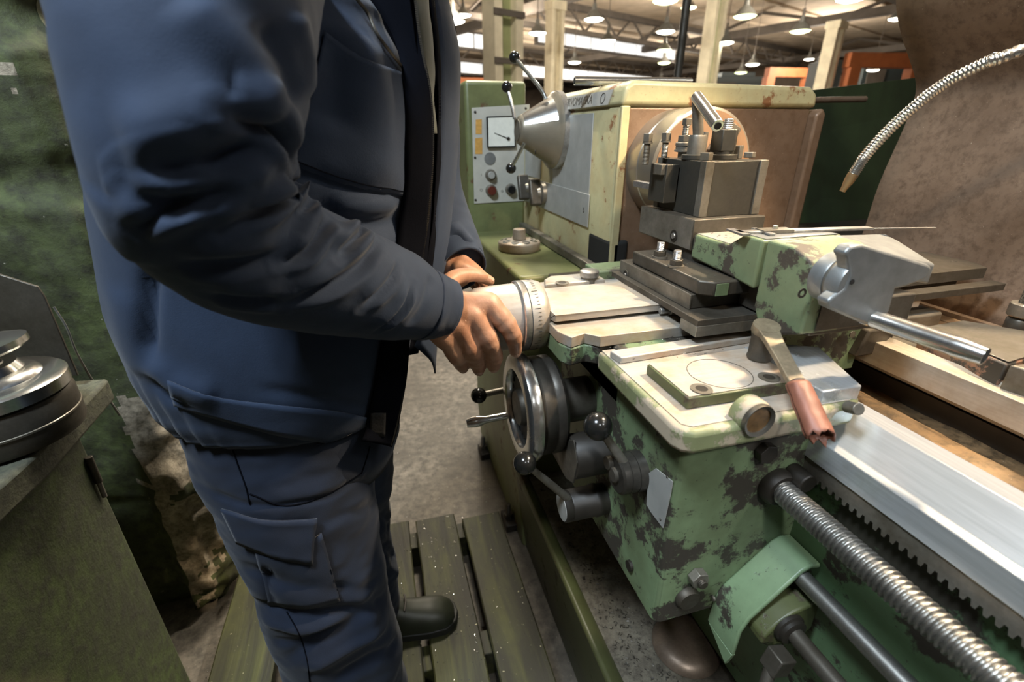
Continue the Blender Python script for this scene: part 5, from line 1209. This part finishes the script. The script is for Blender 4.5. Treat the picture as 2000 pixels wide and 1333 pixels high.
# ---- body: one continuous surface (head, torso, limbs, both hands)
def chain(mb, pts, rr, seg=14, n=5):
    S = spline(pts, n); k = len(pts); R_ = []
    for i in range(len(S)):
        g = i/(len(S)-1)*(k-1); a = min(int(g), k-2); R_.append(rr[a]+(rr[a+1]-rr[a])*(g-a))
    mb.tube(S, R_, seg); mb.ball(S[0], R_[0], seg, 8); mb.ball(S[-1], R_[-1], seg, 8)
def body():
    mb = MB()
    chain(mb, [(-.15,.80,.95), (-.17,.83,1.15), (-.16,.83,1.40), (-.14,.82,1.50)], [.12,.125,.13,.10], 20)
    chain(mb, [(-.125,.81,1.48), (-.09,.80,1.62), (-.075,.795,1.70)], [.065,.058,.055], 16)
    # head: cranium, face wedge, jaw, nose, brow, ears; bowed towards the work
    H0 = Matrix.Translation((-.045,.795,1.775)) @ Matrix.Rotation(.38, 4, 'Y') @ Matrix.Rotation(-.12, 4, 'Z')
    for (c, r) in (((-.025,0,.03),.088), ((.010,0,.03),.086), ((.035,.0,-.02),.068), ((.045,0,-.065),.046), ((.02,0,-.06),.05)):
        mb.ball(H0 @ V(*c), r, 20, 14)
    chain(mb, [tuple(H0 @ V(.092,0,.025)), tuple(H0 @ V(.112,0,-.008)), tuple(H0 @ V(.106,0,-.018))], [.008,.012,.012], 10)
    for s in (-1, 1):
        chain(mb, [tuple(H0 @ V(.088,s*.012,.034)), tuple(H0 @ V(.080,s*.05,.036))], [.010,.009], 8)
        mb.ball(H0 @ V(.082,s*.032,.018), .0135, 12, 8)
        chain(mb, [tuple(H0 @ V(.0,s*.083,.025)), tuple(H0 @ V(-.012,s*.092,.0)), tuple(H0 @ V(.0,s*.085,-.028))], [.013,.012,.009], 8)
    chain(mb, [tuple(H0 @ V(.088,-.022,-.043)), tuple(H0 @ V(.098,0,-.045)), tuple(H0 @ V(.088,.022,-.043))], [.007,.009,.007], 8)
    # legs inside the trousers
    for (h, k, a) in (((-.17,.75,.92), (lst[0]-.01,.725,.52), (lst[0]+.01,.726,.20)), ((-.14,.88,.92), (-.140,.93,.53), (-.136,.952,.20))):
        chain(mb, [h, k, a], [.075,.055,.042], 14)
    # right arm
    EL = C_[130]; WR = V(.048,.686,1.160)
    chain(mb, [(-.13,.70,1.44), tuple(C_[70]), tuple(EL), tuple(EL.lerp(WR, .5)), tuple(WR)], [.05,.040,.038,.036,.030], 16)
    hand(mb, WR, RH, TH)
    # left arm
    EL2 = C2[60]; WR2 = py(893,533,.885)
    chain(mb, [(-.11,.93,1.47), tuple(C2[35]), tuple(EL2), tuple(EL2.lerp(WR2, .5)), tuple(WR2)], [.06,.05,.042,.036,.030], 16)
    hand(mb, WR2, LH, TL)
    return mb
def oncyl(x, y, r):
    d = _ray(x, y); cy, cz = DC.y, DC.z; a = d.y**2+d.z**2; b = 2*(-cy*d.y+(CH-cz)*d.z); c = cy*cy+(CH-cz)**2-r*r
    D = max(0, b*b-4*a*c); return CAMLOC+d*((-b-math.sqrt(D))/(2*a))
RH = [([oncyl(953,597,.0745), oncyl(984,627,.0725), oncyl(1002,657,.0690), oncyl(1007,686,.0650)], [.0175,.0152,.0138,.0112]),
      ([oncyl(923,618,.0760), oncyl(953,664,.0745), oncyl(965,695,.0700), oncyl(964,716,.0660)], [.0175,.0154,.0140,.0114]),
      ([oncyl(895,638,.0765), oncyl(921,683,.0755), oncyl(932,706,.0710), oncyl(935,722,.0680)], [.0165,.0148,.0134,.0110]),
      ([oncyl(868,655,.0755), oncyl(890,692,.0750), oncyl(900,708,.0710), oncyl(904,718,.0690)], [.0155,.0135,.0124,.0104])]
TH = ([V(.075,.718,1.160), V(.105,.752,1.178), V(.135,.768,1.178), V(.160,.772,1.172)], [.017,.014,.0125,.0098])
LB = V(.118,.86,1.165)
LH = [([py(905,512,.875), py(925,525,.862), py(938,536,.85), py(946,546,.845)], [.014,.0118,.0105,.009]),
      ([py(905,522,.90), py(928,533,.895), py(940,545,.885), py(945,556,.875)], [.014,.0118,.0105,.009]),
      ([py(903,530,.925), py(924,542,.92), py(934,552,.91), py(938,560,.90)], [.0135,.0112,.010,.009]),
      ([py(900,540,.945), py(918,550,.94), py(927,558,.93), py(930,565,.92)], [.012,.0102,.0095,.008])]
TL = ([py(898,527,.865), py(920,533,.845), py(940,541,.835), py(957,549,.83)], [.016,.0135,.012,.0095])
def hand(mb, wr, fingers, thumb):
    k = [f[0][0] for f in fingers]
    for (pts, rr) in fingers: chain(mb, pts, rr, 14, 6)
    chain(mb, thumb[0], thumb[1], 14, 6)
    # palm: metacarpals fanned from the wrist, filled between
    for i, (pts, rr) in enumerate(fingers):
        w0 = wr.lerp(pts[0], .16)+(pts[0]-k[1])*.30
        chain(mb, [w0, w0.lerp(pts[0], .5)+V(0,0,.001), pts[0]], [.0200,.0185,rr[0]*1.02], 14, 5)
        if i < 3:
            m = fingers[i+1]; mid = pts[0].lerp(m[0][0], .5); w1 = wr.lerp(mid, .2)+(mid-k[1])*.28
            chain(mb, [w1, w1.lerp(mid, .5), mid.lerp(wr, .10)], [.020,.0180,.0150], 12, 4)
    chain(mb, [wr, wr.lerp(thumb[0][0], .6), thumb[0][0]], [.024,.021,.018], 12, 4)
    mb.ball(wr, .029, 16, 10)
me = body().mesh('body', None)
tmp = bpy.data.objects.new('tmp', me); COL.objects.link(tmp)
r = tmp.modifiers.new('r', 'REMESH'); r.mode = 'VOXEL'; r.voxel_size = .0026; r.use_smooth_shade = True
s = tmp.modifiers.new('s', 'SMOOTH'); s.iterations = 5; s.factor = .5
bpy.context.view_layer.update()
me2 = bpy.data.meshes.new_from_object(tmp.evaluated_get(bpy.context.evaluated_depsgraph_get())); bpy.data.objects.remove(tmp)
me2.name = 'body'
# keep only what shows outside the clothes plus a margin: everything stays, tendons and knuckles are modelled in
co = np.empty(len(me2.vertices)*3); me2.vertices.foreach_get('co', co); co = co.reshape(-1, 3)
nr = np.empty(len(me2.vertices)*3); me2.vertices.foreach_get('normal', nr); nr = nr.reshape(-1, 3)
sel = np.where((co[:, 0] > .03) & (co[:, 2] > 1.0) & (co[:, 2] < 1.22))[0]; sub = co[sel]; dsp = np.zeros(len(sel))
for (pts, rr) in RH:
    P = [np.array(p) for p in pts]
    for j, amp, w in ((0,.0030,.0085),(1,.0020,.0065),(2,.0012,.0050)):
        d = np.linalg.norm(sub-P[j], axis=1); dsp += amp*np.exp(-((d-rr[j])/w)**2)*(d < rr[j]+.02)
    wp = np.array(V(.048,.686,1.160).lerp(pts[0], .3)); d, at = polydist(sub, [wp, P[0]]); dsp += .0015*np.exp(-((d-.015)/.004)**2)
    for j in (1, 2):                                    # creases across the finger joints
        ax = P[j+1]-P[j-1]; ax /= np.linalg.norm(ax); h = (sub-P[j])@ax; near = np.linalg.norm(sub-P[j], axis=1) < rr[j]*1.6
        for off in (-.0028, 0, .0028): dsp -= near*.0006*np.exp(-((h-off)/.0009)**2)
for i in range(3):                                      # webs between the knuckles sink in
    a = np.array(RH[i][0][0].lerp(RH[i+1][0][0], .5)); d = np.linalg.norm(sub-a, axis=1); dsp -= .0026*np.exp(-((d-.013)/.008)**2)
dsp = np.clip(dsp, -.004, .0045); co[sel] += nr[sel]*dsp[:, None]
me2.vertices.foreach_set('co', co.reshape(-1)); me2.update(); me2.shade_smooth(); me2.materials.clear()
bd = obj('body', me2, M['skin'], worker)
# nails
for (pts, rr) in RH+[TL]:
    a, b = pts[2], pts[3]; d = (b-a).normalized(); out = (b-V(b.x, DC.y, DC.z)); out = (out-d*out.dot(d)).normalized() if pts is not TL[0] else (V(0,-.3,1)-d*d.dot(V(0,-.3,1))).normalized()
    w = d.cross(out); r_ = rr[3]; rows = []
    for i in range(6):
        t = i/5; hw = r_*.62*(1-.35*max(0, t-.6)); row = []
        for k in range(7):
            s_ = k/6*2-1; row.append(b+d*(-.004+.0105*t)+out*(r_*.98*(1-.30*s_*s_)-.0005-.004*max(0, t-.35)**2)+w*(hw*s_))
        rows.append(row)
    o = MB().grid(rows).build('finger_nail', M['nail'], bd, smooth=60); o.modifiers.new('solid', 'SOLIDIFY').thickness = .0008
H0 = Matrix.Translation((-.045,.795,1.775)) @ Matrix.Rotation(.38, 4, 'Y')
rows = []
for i in range(13):
    th = math.pi*.60*i/12; row = []
    for k in range(33):
        a = 2*math.pi*k/32; front = max(0, math.cos(a)); t2 = th*(1-.35*front)
        row.append(H0 @ (V(-.014,0,.032)+V(math.sin(t2)*math.cos(a)*.108, math.sin(t2)*math.sin(a)*.094, math.cos(t2)*.099)*(1+.02*noise.noise(V(a*5, i, 0)))))
    rows.append(row)
MB().grid(rows).build('hair', M['hair'], worker, smooth=70)
